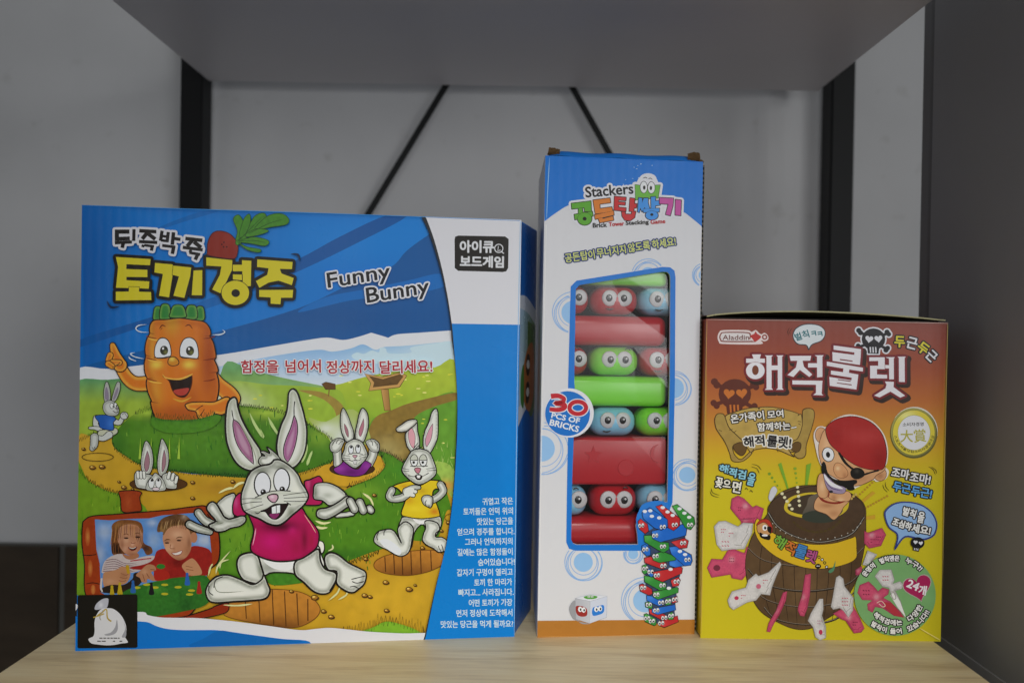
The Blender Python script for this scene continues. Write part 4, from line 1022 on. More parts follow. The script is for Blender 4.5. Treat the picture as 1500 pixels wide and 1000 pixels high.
fill([(396.5, 753), (402, 751), (411, 751.5), (407, 757.5), (402, 758.5)], '#7a2a5c')
fill([(400, 742), (406.5, 739.5), (407, 751, 1), (400.5, 751.5, 1)], '#cfd4de', 0, .8); fill([(407, 739.5), (412.8, 738.5), (412.6, 750), (407.2, 751)], '#cfd4de', 0, .8)
line([(386, 746), (380, 751), (375, 749)], 1.2, K, taper=(0, 0)); line([(422, 735), (426, 737), (428, 739)], 1.3)
for a in ([(354, 730), (370, 729.3), (386, 729.6)], [(354, 738), (370, 735), (386, 734)], [(361, 747), (375, 742), (388, 738)], [(417, 725), (435, 722), (453, 720)], [(418, 729), (436, 728), (453, 727)], [(418, 733.3), (436, 733.6), (452, 733)]): line(a, .9)

tone(1.0)
# white and blue waves along the bottom
at(110, 850, 6.25)
fill([(-10, 195, 1), (40, 220), (40, 330), (590, 275), (680, 305), (800, 325), (900, 328), (1100, 330), (1250, 340), (1500, 365), (1800, 405), (2060, 440), (2200, 430), (2330, 420), (2480, 432), (2700, 455), (3000, 470), (3340, 480), (3350, 640, 1), (-10, 640, 1)], '#c6c8ce')
fill([(-10, 310, 1), (40, 318), (590, 360), (680, 370), (760, 405), (860, 430), (1000, 440), (1150, 440), (1330, 443), (1600, 480), (1900, 520), (2150, 545), (2150, 660, 1), (-10, 660, 1)], '#0a66b6', g=8, blobs=[(330, 938, 40, 6, '#0a5aa2', .5)])
fill([(1060, 590), (1180, 520), (1330, 446), (1500, 470), (1800, 510), (2100, 545), (1900, 560), (1500, 575)], '#0a5ca6')

# ---- right-hand band
part(F1, 'side_band')
at()
fill([(620, 316, 1), (632, 341), (646, 386), (655, 424), (662, 466), (665, 500), (669, 530), (672, 580), (671, 620), (669, 660), (665, 720), (657, 780), (650, 815), (638, 860), (622, 930), (618, 945, 1), (780, 960, 1), (780, 300, 1)], '#20242a')
fill([(627, 316, 1), (640, 352), (652, 398), (660, 440), (665, 474), (668, 510), (671.5, 560), (672.5, 600), (671, 650), (666, 720), (658, 780), (650, 816), (639, 860), (624, 930), (620, 948, 1), (790, 960, 1), (790, 300, 1)], '#0a72bf', g=14, blobs=[(745, 700, 10, 250, '#0d7ccc', .5)])
fill([(627, 316, 1), (640, 352), (652, 398), (660, 440), (665, 475, 1), (770, 477, 1), (790, 300, 1)], '#c8c9cf')
part(F1, 'logo_badge')
fill([(670, 352), (671, 348, 1), (676, 346.5), (744, 348), (749, 352), (748, 394), (745, 399), (740, 400), (675, 398), (670, 394)], '#1a1713', 0)
text('아이큐', (678, 371), (727, 371.5), 17, '#c6c8cc', .75)
text('보드게임', (678, 392), (741, 393.5), 16, '#c6c8cc', .75)
ring(734.5, 365.5, 6, 1.4, '#c6c8cc'); line([(738, 370), (742, 373)], 1.6, '#c6c8cc'); line([(734, 362), (733, 369), (737, 368)], 1.2, '#c6c8cc', sm=0)

# ---- lettering
part(F1, 'title_lettering')
at(100, 290, 4.1667)
Y = '#bfb423'
TT = [
    [(305, 358), (520, 372), (516, 412), (372, 405), (371, 432), (500, 437), (500, 484), (372, 482), (371, 500), (512, 508), (508, 555), (452, 553), (305, 548), (318, 420)],
    [(304, 570), (383, 569), (385, 540), (450, 542), (448, 570), (522, 573), (524, 624), (304, 626)],
    [(545, 395), (655, 405), (655, 470), (632, 608), (568, 598), (592, 465), (540, 455)],
    [(656, 412), (768, 424), (762, 480), (725, 612), (656, 598), (690, 480), (650, 470)],
    [(780, 442), (836, 440), (834, 596), (768, 595)],
    [(858, 362), (1020, 380), (1018, 440), (985, 510), (945, 584), (893, 560), (940, 470), (950, 420), (858, 415)],
    [(1020, 408), (1076, 408), (1076, 380), (1136, 384), (1132, 540), (1080, 545), (1080, 468), (1020, 466), (1020, 500), (1078, 505), (1078, 450), (1020, 450)],
    [(1170, 375), (1388, 392), (1384, 438), (1310, 436), (1320, 462), (1394, 490), (1382, 536), (1300, 508), (1240, 520), (1182, 552), (1160, 508), (1230, 470), (1238, 432), (1168, 424)],
    [(1180, 562), (1390, 562), (1386, 612), (1316, 612), (1312, 652), (1250, 648), (1250, 610), (1180, 606)],
]
TT = [t for t in TT]
O_ = disc(1036, 580, 86, 76, 30)
blocks(TT + [O_], Y, [(4.3, K)], .9)
blocks([disc(1038, 582, 26, 24, 20)], K)
for a in ([(1376, 345), (1420, 350), (1432, 390)], [(250, 625), (275, 665), (330, 660)]): line(a, 3, '#0c2444', taper=(0, 0))
part(F1, 'subtitle_lettering')
S1 = [bar(300, 205, 390, 205, 26), bar(313, 195, 313, 262, 26), bar(303, 250, 392, 246, 24), bar(418, 190, 416, 262, 20), bar(300, 273, 405, 268, 20), bar(352, 275, 345, 304, 22),
      bar(450, 200, 555, 206, 22), bar(505, 205, 468, 250, 24), bar(500, 215, 548, 252, 24), bar(448, 266, 560, 272, 20), bar(475, 285, 470, 300, 18), bar(480, 288, 540, 296, 16), bar(530, 290, 524, 322, 20),
      bar(590, 200, 580, 262, 20), bar(628, 208, 620, 270, 20), bar(585, 232, 630, 238, 16), bar(582, 258, 625, 264, 16), bar(660, 210, 652, 286, 22), bar(655, 246, 702, 254, 20), bar(590, 290, 668, 300, 18), bar(662, 292, 652, 342, 22),
      bar(732, 248, 836, 260, 22), bar(782, 250, 742, 296, 24), bar(784, 268, 828, 304, 24), bar(716, 302, 838, 318, 20), bar(765, 318, 760, 335, 18), bar(756, 334, 822, 346, 18), bar(808, 344, 792, 378, 22)]
blocks(S1, '#1d1a19', [(3.4, '#c3c4ca')])
part(F1, 'beetroot_picture')
fill([(866, 330), (870, 270), (900, 215), (950, 203), (1010, 225), (1050, 280), (1052, 330), (1030, 372), (940, 365), (870, 350)], '#7c2418', ink_w=1.1, ink_c='#3a0c08', g=2.2, blobs=[(340, 352, 12, 10, '#8a2c1e', .6)])
for x, y in ((955, 285), (968, 272), (985, 300), (965, 300)): ell(x, y, 5, 5, '#2a0806', n=8)
for q in ([(1040, 265), (1080, 220), (1120, 170), (1160, 110), (1215, 95), (1225, 140), (1150, 200), (1090, 260), (1050, 290)], [(1040, 262), (1050, 200), (1025, 130), (1060, 105), (1090, 160), (1080, 230)], [(1060, 240), (1090, 130), (1125, 100), (1130, 150), (1100, 220)],
          [(1160, 180), (1240, 110), (1320, 98), (1365, 130), (1350, 165), (1260, 180), (1180, 195)], [(1100, 225), (1170, 190), (1240, 200), (1210, 220), (1120, 240)], [(1060, 268), (1150, 240), (1240, 262), (1220, 295), (1130, 280)], [(1055, 275), (1110, 300), (1190, 315), (1180, 335), (1110, 318)]):
    fill(q, '#3f7a22', ink_w=.8, ink_c='#1c3f14', g=2.2, noise=(5, .25))
for a in ([(1050, 270), (1120, 200), (1200, 120)], [(1120, 220), (1240, 160), (1340, 130)], [(1060, 265), (1150, 262), (1225, 275)]): line(a, .9, '#1f4a18', taper=(1, 0))
part(F1, 'english_title_lettering')
at(440, 290, 4.1667)
for w, p0, p1 in (('Funny', (190, 580), (570, 520)), ('Bunny', (428, 672), (806, 612))):
    d = (p1[0] - p0[0], p1[1] - p0[1])
    text(w, p0, p1, 118, '#1b1a1c', .5, [(2.3, '#c9cbd2')], .05)
part(F1, 'tagline_lettering')
at()
def tagrow():
    for w, x0, y0, x1, y1 in (('함정을', 357, 546.5, 411, 546), ('넘어서', 422, 546, 473, 545.6), ('정상까지', 482, 547.5, 551, 546), ('달리세요!', 560, 548, 636, 546)):
        text(w, (x0, y0), (x1, y1), 18.5, '#9c2330', .5, [(1.2, '#cfd3d8')])
tagrow()
part(F1, 'story_lettering')
for s, x0, x1, y in (('귀엽고 작은', 708, 752, 738), ('토끼들은 언덕 위의', 680, 752, 752.5), ('맛있는 당근을', 700, 752, 767), ('얻으려 경주를 합니다.', 671, 754, 782), ('그러나 언덕까지의', 682, 751, 796.5), ('길에는 많은 함정들이', 671, 751, 811.5), ('숨어있습니다!', 701, 754, 826),
                     ('갑자기 구멍이 열리고', 670, 751, 841), ('토끼 한 마리가', 695, 750, 855.5), ('빠지고... 사라집니다.', 672, 752, 870), ('어떤 토끼가 가장', 687, 750, 885), ('먼저 정상에 도착해서', 669, 750, 900), ('맛있는 당근을 먹게 될까요?', 646, 751, 916)):
    text(s, (x0, y + 1.2), (x1, y), 10.2, '#b9cbe2', .22)
# ---- black sticker with the sack emblem
part(F1, 'sack_badge')
at(110, 850, 6.25)
fill([(38, 135), (50, 122), (570, 115), (583, 125), (583, 590), (570, 600), (45, 605), (34, 595)], '#15130f', 0)
fill([(192, 245), (210, 200), (260, 160), (310, 150), (320, 175), (305, 235), (260, 245), (215, 255)], '#a2a4ae', g=2, blobs=[(150, 884, 3, 4, '#c4c6cc', .8)])
fill([(250, 250), (310, 240), (370, 250), (430, 300), (470, 370), (482, 440), (470, 500), (495, 550), (440, 560), (380, 572), (300, 577), (220, 570), (160, 558), (135, 520), (180, 495), (192, 440), (190, 380), (205, 310)], '#bfc0c4')
fill([(395, 345), (405, 420), (380, 470), (320, 490), (280, 480), (340, 460), (380, 410)], '#8b8c92'); fill([(440, 500), (470, 430), (455, 340), (480, 440), (475, 500)], '#8b8c92')
line([(215, 310), (260, 280), (300, 250), (310, 330), (345, 360)], 2.0, '#a08a34'); line([(180, 325), (230, 310), (280, 290)], 1.6, '#a08a34'); line([(270, 260), (240, 320), (250, 350)], 1.2, '#8a8478')
for y, a, b in ((512, 235, 420), (540, 215, 445)):
    x = a
    while x < b:
        w = random.uniform(14, 40)
        if random.random() < .85: line([(x, y), (min(x + w, b), y)], 1.5, '#3a3838', sm=0)
        x += w + random.uniform(5, 14)
done()
# worn edges of the carton: pale scuffs on the folds
part(F1, 'worn_edge', 'pale scuffed fold at the right edge')
at()
line([(766.5, 326), (762, 480), (757, 700), (752.5, 928)], 1.0, '#8fb4d8', taper=(1, .3))
line([(640, 937), (700, 935), (751, 930)], .8, '#5d93c8', taper=(0, 1)); line([(123, 300.4), (300, 307), (500, 314), (766, 325)], .9, '#3c86c4', taper=(.3, .6))
done()
# ---- printed right-hand side
FS1 = Face([(0, 0), (100, 0), (100, 100), (0, 100)], 1, 1, rabbit_box, M_PRINT)
def side_uv(p, d=D1, W=W1, H=H1):
    p = np.asarray(p, float) / 100.0
    return p
class SideFace(Face):
    """A carton side going back along a plan vector."""
    def __init__(s, base, d, H, root, mat, out):
        s.base, s.d, s.H, s.root, s.mat, s.k, s.out = base, d, H, root, mat, 1, out
    def uv(s, p):
        p = np.clip(np.asarray(p, float) / 100.0, 0.004, .996)
        return p
def build_side(pt):
    f = pt.f
    v, c, t = np.vstack(pt.v), np.vstack(pt.c), np.vstack(pt.t)
    o3 = np.array([(f.base.x + f.d.x * q[0] + f.out.x * -q[1], f.base.y + f.d.y * q[0] + f.out.y * -q[1], (1 - q[2]) * f.H) for q in v])
    o = mesh_obj(pt.name, o3, t.tolist(), f.mat, f.root)
    a = o.data.attributes.new('print', 'FLOAT_COLOR', 'POINT')
    a.data.foreach_set('color', np.c_[c, np.ones(len(c))].astype('f').ravel())
    want = Vector((f.out.x, f.out.y, 0))
    bm = bmesh.new(); bm.from_mesh(o.data)
    for fc in bm.faces:
        fc.normal_update()
        if fc.normal.dot(want) < 0: fc.normal_flip()
    bm.to_mesh(o.data); bm.free()
    return o
def side_done():
    global P
    build_side(P); P = None
n1 = Vector((D1.y, -D1.x)).normalized()
S1F = SideFace(Vector((W1, 0)), D1, H1, rabbit_box, M_PRINT, n1)
tone(.7)  # shade on this side is put into the print colours
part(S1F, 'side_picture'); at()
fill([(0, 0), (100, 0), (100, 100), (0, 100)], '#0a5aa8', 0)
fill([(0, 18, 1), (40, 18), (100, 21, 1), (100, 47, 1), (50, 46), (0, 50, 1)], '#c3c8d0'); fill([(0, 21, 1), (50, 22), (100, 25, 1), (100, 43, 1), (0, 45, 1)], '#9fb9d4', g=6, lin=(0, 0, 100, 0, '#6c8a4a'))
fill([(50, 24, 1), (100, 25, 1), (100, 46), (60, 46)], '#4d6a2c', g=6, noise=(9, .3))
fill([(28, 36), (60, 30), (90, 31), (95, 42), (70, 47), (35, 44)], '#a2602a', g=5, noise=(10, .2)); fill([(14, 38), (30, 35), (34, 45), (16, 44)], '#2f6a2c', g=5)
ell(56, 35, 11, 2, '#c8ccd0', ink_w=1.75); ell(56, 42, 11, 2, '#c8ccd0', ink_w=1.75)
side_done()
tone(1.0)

# ================================================================== the tall box with a window
BL2, BR2 = (.0204, .5989), (.1292, .6111)
rz2, W2 = frame_of(BL2, BR2); H2 = .3252
tower_box = thing('stacking_game_box', 'tall narrow white and blue box with a window full of plastic bricks with eyes', 'game box', (*BL2, 0), rz2)
D2 = local_dir((-.0014, .10), rz2)
F2 = Face([(797, 229), (1028, 236), (1017, 928), (787, 933)], W2, H2, tower_box, M_PRINT)
K = '#17130f'
arc_b = [(832.6 + 36 * math.cos(t), 604.8 + 36 * math.sin(t)) for t in np.radians(np.linspace(79, -77, 14))]
WIN_IN = [(842, 424), (847, 418), (969, 397.5), (976, 398), (979.5, 401.5), (980.5, 408), (980, 558), (977, 735), (962, 735), (950, 739), (940, 747), (935, 758), (931, 770), (933, 782), (934, 797), (845, 797.5), (839, 795.5), (836.2, 790), (837.5, 700)] + arc_b + [(840, 560)]
WIN_OUT = [(834.5, 420), (843, 411.5), (969, 390.5), (980, 391), (986.5, 396), (988, 406), (987.5, 560), (984.5, 735), (975, 760), (950, 806), (842, 806), (833, 803), (829, 794), (830, 700), (831, 645), (831, 565)]
# front board with its cut-out, side boards, back and floor
def front_board():
    p, tris = tri_loops([[(0, 0), (W2, 0), (W2, H2), (0, H2)], F2.uv(WIN_IN)])
    p = [tuple(v) for v in p]; n = len(p); T = .0021
    v3 = [(x, .0, z) for x, z in p] + [(x, T, z) for x, z in p]
    fs = [tuple(f) for f in tris] + [tuple(i + n for i in reversed(f)) for f in tris]
    cnt = {}
    for f in tris:
        for i in range(len(f)):
            e = (f[i], f[(i + 1) % len(f)]); cnt[e] = 1
    for a, b in list(cnt):
        if (b, a) not in cnt: fs.append((b, a, a + n, b + n))
    o = mesh_obj('front_board', v3, fs, M_WHITE, tower_box)
    bm = bmesh.new(); bm.from_mesh(o.data); bmesh.ops.recalc_face_normals(bm, faces=bm.faces); bm.to_mesh(o.data); bm.free()
front_board()
def wall_prism(name, a, b, z0, z1, th, mat):
    a, b = Vector(a), Vector(b); d = (b - a).normalized(); n = Vector((-d.y, d.x)) * th
    vs = [(p.x, p.y, z) for z in (z0, z1) for p in (a, b, b + n, a + n)]
    o = mesh_obj(name, vs, [(3, 2, 1, 0), (4, 5, 6, 7), (0, 1, 5, 4), (1, 2, 6, 5), (2, 3, 7, 6), (3, 0, 4, 7)], mat, tower_box)
    return o
wall_prism('side_board', Vector((D2.x, D2.y)), Vector((0, .0023)), 0, H2 - .0002, .002, M_WHITE)
wall_prism('side_board', Vector((W2, .0023)), Vector((W2 + D2.x, D2.y)), 0, H2 - .0002, .002, M_WHITE)
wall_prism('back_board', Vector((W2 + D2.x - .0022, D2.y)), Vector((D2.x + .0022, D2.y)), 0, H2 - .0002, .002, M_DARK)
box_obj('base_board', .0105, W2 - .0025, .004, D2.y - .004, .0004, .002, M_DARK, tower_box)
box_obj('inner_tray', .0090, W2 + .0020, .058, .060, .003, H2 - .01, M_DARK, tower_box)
# bulging blue top flap and the torn brown tabs
M_TOP = plain('blue_top_card', '#1b6cc0')
def top_flap():
    vs, fs = [], []; N = 24; Q = 8
    for i in range(N + 1):
        u = i / N
        for j in range(Q + 1):
            t = j / Q
            edge = min(1, min(u, 1 - u) / .07)
            y = -.0003 + .095 * t ** 1.6
            z = H2 - .0002 + (.0062 * math.sin(min(1, t * 3.2) * math.pi / 2) * edge) * (1 - .35 * t) + .0005 * math.sin(u * 17) * (1 - t)
            vs.append((.0012 + u * (W2 - .0024) + D2.x * t, y, z))
    for i in range(N):
        for j in range(Q):
            a = i * (Q + 1) + j
            fs.append((a, a + Q + 1, a + Q + 2, a + 1))
    mesh_obj('top_flap', vs, fs, M_TOP, tower_box, True)
top_flap()
M_TORN = plain('torn_brown_card', '#6a5236', .85)
def tab(x0, x1, z0, z1, y, tilt, seed):
    """A curled scrap of torn brown board with a ragged outline."""
    rnd = random.Random(seed); bm = bmesh.new(); N, Q = 9, 7
    W, Hh = x1 - x0, z1 - z0; gr = []
    for j in range(Q + 1):
        t = j / Q; ang = -.5 + 2.6 * t
        rowv = []
        for i in range(N + 1):
            u = i / N - .5
            rag = (rnd.uniform(-.10, .10) if i in (0, N) else 0) + (.25 * abs(u) * t)
            yy = -math.sin(ang) * Hh * .45 * (1 + rnd.uniform(-.06, .06)); zz_ = (1 - math.cos(ang)) * Hh * .55 * (1 + rnd.uniform(-.05, .05) - rag)
            rowv.append(bm.verts.new((W * u * (1 - .12 * t), yy, zz_ + rnd.uniform(-.0002, .0002))))
        gr.append(rowv)
    for j in range(Q):
        for i in range(N): bm.faces.new((gr[j][i], gr[j][i + 1], gr[j + 1][i + 1], gr[j + 1][i]))
    ret = bmesh.ops.solidify(bm, geom=list(bm.faces), thickness=.0009)
    bmesh.ops.transform(bm, matrix=Matrix.Translation(((x0 + x1) / 2, y, z0)) @ Matrix.Rotation(tilt, 4, 'Y'), verts=bm.verts)
    bm_obj('torn_tab', bm, M_TORN, tower_box)
tab(.0014, .0100, H2 + .0008, H2 + .0068, .0030, .10, 3)
tab(W2 - .0110, W2 - .0014, H2 + .0004, H2 + .0076, .0030, -.10, 5)
tab(W2 - .0030, W2 + .0006, H2 - .0008, H2 + .0022, .0025, .4, 8)
# raw corrugated edge seen along the right side
def flute_mat():
    m, nt, b = new_mat('corrugated_edge', (.03, .028, .024), .8, .1)
    v = coords(nt)
    w = nd(nt, 'ShaderNodeTexWave', wave_type='BANDS', bands_direction='Z', Scale=95.0, Distortion=1.0); nt.links.new(v, w.inputs['Vector'])
    cr = nd(nt, 'ShaderNodeValToRGB')
    cr.color_ramp.elements[0].position = .45; cr.color_ramp.elements[0].color = (.015, .014, .012, 1)
    cr.color_ramp.elements[1].position = .75; cr.color_ramp.elements[1].color = (.16, .14, .11, 1)
    nt.links.new(w.outputs['Fac'], cr.inputs['Fac']); nt.links.new(cr.outputs['Color'], b.inputs['Base Color'])
    return m
box_obj('raw_edge', W2 + .0001, W2 + .0016, .0012, .0034, .003, H2 - .002, flute_mat(), tower_box)

part(F2, 'front_picture'); at()
fill_hole([(795, 227), (1030, 234), (1019, 930), (785, 935)], [WIN_IN], '#c5c6ca')
def ringset(x, y, r, disc_r):
    for k, (dx, dy, q) in enumerate(((0, 0, 1), (.10, .06, .93), (-.05, .08, .86), (.02, -.03, .72))):
        cx, cy, rr = x + dx * r, y + dy * r, r * q
        a = np.linspace(0, 2 * math.pi, 60)
        pts = np.c_[cx + rr * np.cos(a), cy + rr * np.sin(a)]
        xl = 798 - (pts[:, 1] - 229) * .0142; xr = 1027 - (pts[:, 1] - 236) * .0159
        poly = np.array(WIN_OUT)
        def inside(p):
            j = np.roll(poly, 1, 0); cond = (poly[:, 1] > p[1]) != (j[:, 1] > p[1])
            xx = (j[:, 0] - poly[:, 0]) * (p[1] - poly[:, 1]) / (j[:, 1] - poly[:, 1] + 1e-9) + poly[:, 0]
            return (cond & (p[0] < xx)).sum() % 2
        ok = (pts[:, 0] > xl) & (pts[:, 0] < xr) & np.array([not inside(p) for p in pts])
        run = []
        for p, o in list(zip(pts, ok)) + [(None, False)]:
            if o: run.append(p)
            else:
                if len(run) > 2: ribbon(run, 1.25 if k != 3 else 1.0, '#7fa3cf', wob=0)
                run = []
for x, y, r, d in ((948, 403, 24, 12), (838, 458, 30, 17), (1030, 402, 17, 8), (986, 568, 25, 15), (793, 657, 38, 19), (1006, 695, 23, 12), (854, 823, 27, 14), (927, 811, 14, 7.5), (944, 879, 34, 17)):
    n = 30
    a = np.linspace(0, 2 * math.pi, n, endpoint=False)
    q = np.c_[x + d * np.cos(a), y + d * np.sin(a)]
    q[:, 0] = np.clip(q[:, 0], 797 - (q[:, 1] - 229) * .0142 + .5, 1028 - (q[:, 1] - 236) * .0159 - .5)
    poly = np.array(WIN_OUT)
    if x == 948: q[:, 1] = np.minimum(q[:, 1], 394.5 + (948 - q[:, 0]) * .167)
    if x == 838: q[:, 0] = np.minimum(q[:, 0], 834)
    if x == 986: q[:, 0] = np.maximum(q[:, 0], 986)
    area_fill(q, '#86aede')
    ringset(x, y, r, d)
fill([(795, 226, 1), (1030, 233, 1), (1028, 332, 1), (1012, 319), (998, 309), (965, 294), (930, 287), (900, 285), (870, 288), (834, 300), (815, 311), (796, 325, 1)], '#176abf')
for _ in range(30):
    x = random.uniform(808, 1018); y = 233 + (x - 800) * .018 + random.gauss(0, 1.6)
    line([(x, y), (x + random.uniform(3, 14), y + random.uniform(-.8, .9))], random.uniform(.5, 1.2), random.choice(['#8fb4de', '#a9c2de', '#5a94d2']), taper=(0, 0))
for _ in range(14):
    x = random.uniform(890, 960); y = random.uniform(240, 290)
    ell(x, y, random.uniform(.5, 1.6), random.uniform(.4, .9), '#9dbce2', n=7)
line([(803, 232), (800.5, 280), (799, 322)], 1.1, '#8ab4de', taper=(.2, .2)); line([(798.5, 330), (793, 620), (788.5, 925)], 1.0, '#dadce0')
fill([(784, 908.5), (1019, 906.5), (1018, 932), (784, 937)], '#a26c2c', 0, g=8, noise=(20, .08))
line([(787, 931), (860, 931.5), (1015, 927)], .9, '#b58a50', taper=(0, .4))
part(F2, 'window_border')
fill_hole(WIN_OUT, [WIN_IN], '#1f6cbd')
part(F2, 'title_lettering')
at(770, 200, 5.5556)
HALO = '#c9cad0'
GO = [[(362, 548), (520, 528), (525, 612), (470, 614), (466, 582), (365, 594)], [(418, 588), (452, 586), (455, 632), (420, 634)], [(385, 638), (532, 612), (538, 650), (390, 680)]]
GOO = disc(470, 672, 58, 52)
DE = [[(538, 520), (675, 502), (680, 540), (592, 552), (594, 588), (690, 575), (700, 612), (556, 632)], [(550, 640), (705, 606), (708, 640), (556, 676)], [(578, 668), (614, 662), (618, 670), (700, 648), (706, 682), (594, 704)]]
TA = [[(712, 488), (806, 496), (804, 522), (745, 518), (745, 532), (800, 536), (798, 558), (745, 555), (744, 576), (806, 582), (804, 610), (708, 600)], [(838, 500), (878, 505), (874, 545), (894, 548), (890, 582), (872, 580), (868, 612), (832, 608)], [(770, 612), (800, 614), (802, 632), (850, 632), (852, 612), (886, 608), (876, 660), (840, 685), (795, 681), (774, 650)]]
SS = [[(908, 498), (938, 500), (936, 540), (950, 500), (986, 500), (986, 540), (1004, 606), (972, 612), (958, 575), (936, 612), (922, 580), (914, 618), (900, 612)], [(1008, 490), (1046, 488), (1046, 522), (1082, 518), (1084, 556), (1046, 562), (1044, 592), (1010, 592)], [(944, 588), (1078, 582), (1076, 612), (948, 618)]]
SSO = disc(1016, 640, 52, 38)
GI = [[(1078, 495), (1192, 500), (1188, 560), (1166, 642), (1128, 632), (1150, 548), (1078, 545)], [(1208, 510), (1256, 515), (1252, 640), (1206, 636)]]
BRK = [(878, 390), (930, 398), (1085, 392), (1068, 502), (905, 512), (882, 520)]
blocks(GO + [GOO] + DE + TA + SS + [SSO] + GI + [BRK, disc(952, 400, 40, 60), disc(1010, 400, 40, 60), disc(985, 350, 50, 30)], HALO, [(4.0, HALO)])
text('Stackers', (480, 499), (866, 464), 84, '#17171a', .5, [(3.0, HALO)])
text('Stackers', (480, 499), (866, 464), 84, '#17171a', .5)
blocks([BRK], '#62a53c', (), .9); ell(950, 412, 30, 48, '#cfd2d6', ink_w=.8); ell(1012, 415, 30, 48, '#cfd2d6', ink_w=.8)
ell(954, 415, 10, 17, K); ell(1008, 418, 10, 17, K); line([(940, 340), (965, 332), (980, 342)], 1, K, taper=(0, 0)); line([(985, 345), (1005, 338), (1022, 352)], 1, K, taper=(0, 0))
for q, c in ((GO + [GOO], '#56992f'), (DE, '#c4722a'), (TA, '#b52a2e'), (SS + [SSO], '#3b86cf'), (GI, '#b24a92')):
    blocks(q, c, [(.9, K)], .45, '#2a2018')
ell(470, 672, 16, 15, K); ell(1016, 634, 13, 11, K)
for w, a, b, h, c in (('Brick', (538, 744), (650, 736), 36, K), ('Tower', (668, 732), (790, 724), 32, '#a8262c'), ('Stacking', (806, 730), (992, 718), 42, K), ('Game', (1008, 711), (1126, 702), 33, '#a8262c')):
    text(w, a, b, h, c, .3)
part(F2, 'slogan_lettering'); at()
for w, a, b in (('공든탑이', (827, 385.5), (870, 379)), ('무너지지', (873.5, 377.5), (915.5, 371)), ('않도록', (919.4, 370), (951, 365)), ('하세요!', (954.5, 364.5), (988.7, 359))):
    text(w, a, b, 13, '#b9c06a', .3, [(1.7, '#22346a')])
part(F2, 'count_badge'); at(770, 540, 5.5556)
ell(348, 360, 200, 200, '#cbccd2', n=44); ell(335, 365, 182, 182, '#1b67b6', n=44)
def three(w, c): line([(200, 225), (260, 222), (305, 245), (290, 272), (235, 282), (300, 290), (308, 318), (260, 335), (190, 330)], w, c)
three(9.6, '#c9cad0'); ring(418, 318, 64, 9, '#c9cad0', 1.05, .78); three(6.6, '#ad2530'); ring(418, 318, 64, 6.2, '#ad2530', 1.05, .78)
text('PCS OF', (203, 398), (428, 446), 42, '#cfd3da', .35); text('BRICKS', (188, 458), (420, 516), 48, '#cfd3da', .35)
part(F2, 'dice_picture'); at(770, 710, 4.2553)
fill([(270, 760), (310, 720), (330, 850), (400, 862), (320, 845), (285, 820)], '#a9aaae', g=2, lin=(333, 0, 345, 0, '#8c8d92'))
fill([(308, 703), (400, 680), (506, 690), (400, 723)], '#c6cad2', 0, .5, '#9aa0aa'); fill([(308, 704), (400, 723), (398, 860), (312, 834)], '#a3a6ae', 0, .4, '#8c9098', g=2, lin=(844, 0, 862, 0, '#b0b3ba')); fill([(400, 723), (506, 691), (503, 822), (398, 860)], '#b9c0cf', 0, .4, '#8c9098')
fill([(312, 755), (345, 752), (378, 768), (380, 810), (345, 818), (316, 800)], '#8c2c28'); fill([(416, 765), (450, 752), (485, 748), (484, 790), (450, 808), (416, 810)], '#2a72c2'); fill([(360, 695), (400, 686), (445, 692), (430, 706), (380, 708)], '#4d8f38')
for x, y in ((338, 772), (360, 776), (438, 772), (462, 768)): ell(x, y, 13, 17, '#cfd2d6', n=14); ell(x + 3, y + 2, 5, 8, K, n=10)
for x in (392, 412): ell(x, 694, 9, 5, '#cfd2d6', n=12); ell(x, 694, 4, 2.5, K, n=8)
part(F2, 'brick_tower_picture')
fill([(690, 255), (686, 205), (700, 165), (725, 120), (780, 100), (840, 98), (880, 118), (900, 180), (900, 300), (720, 300)], '#2a70bf')
fill([(735, 300), (800, 262), (985, 280), (995, 340), (960, 390), (985, 470), (935, 520), (962, 560), (930, 630), (940, 690), (925, 770), (935, 850), (860, 870), (770, 850), (760, 700), (742, 600), (745, 480), (775, 420)], '#33405c', 0, g=3, noise=(4, .5))
BC = {'b': '#1f5db4', 'r': '#a8282c', 'g': '#2f7d34'}
def tb(q, c, eyes=(), dots=()):
    fill(q, BC[c], 0, 1.0, '#1a1614', g=2.2, blobs=[(770 + q[0][0] / 4.2553 + 5, 710 + q[0][1] / 4.2553 + 3, 7, 5, {'b': '#4a86d4', 'r': '#c8484a', 'g': '#58a858'}[c], .6)])
    for x, y in dots: ell(x, y, 14, 10, '#c8ccd2', n=12)
    for x, y in eyes:
        for k in (-1, 1): ell(x + 10 * k, y - k, 9.5, 14, '#c8cace', ink_w=.35, n=12); ell(x + 10 * k + 1, y + 3, 4.5, 6.5, K, n=8)
tb([(735, 805), (750, 798), (812, 832), (812, 868), (800, 875), (742, 850)], 'g', [(755, 828), (785, 845)])
tb([(825, 848), (945, 812), (952, 850), (862, 886), (828, 872)], 'r', [(843, 858)])
tb([(765, 770), (800, 775), (882, 812), (880, 835), (850, 842), (770, 800)], 'r', [(862, 825)]); tb([(885, 800), (912, 788), (925, 805), (918, 835), (888, 838)], 'g', [(905, 812)])
tb([(742, 730), (770, 722), (790, 745), (785, 770), (745, 758)], 'g', [(765, 742)]); tb([(785, 768), (930, 742), (934, 776), (822, 806), (785, 792)], 'b', [(812, 778)])
tb([(750, 685), (790, 690), (862, 712), (862, 742), (830, 754), (752, 718)], 'b', [(842, 730)]); tb([(868, 705), (900, 700), (906, 740), (870, 748)], 'g', [(886, 722)]); tb([(908, 700), (942, 690), (946, 725), (912, 735)], 'r', [(928, 710)])
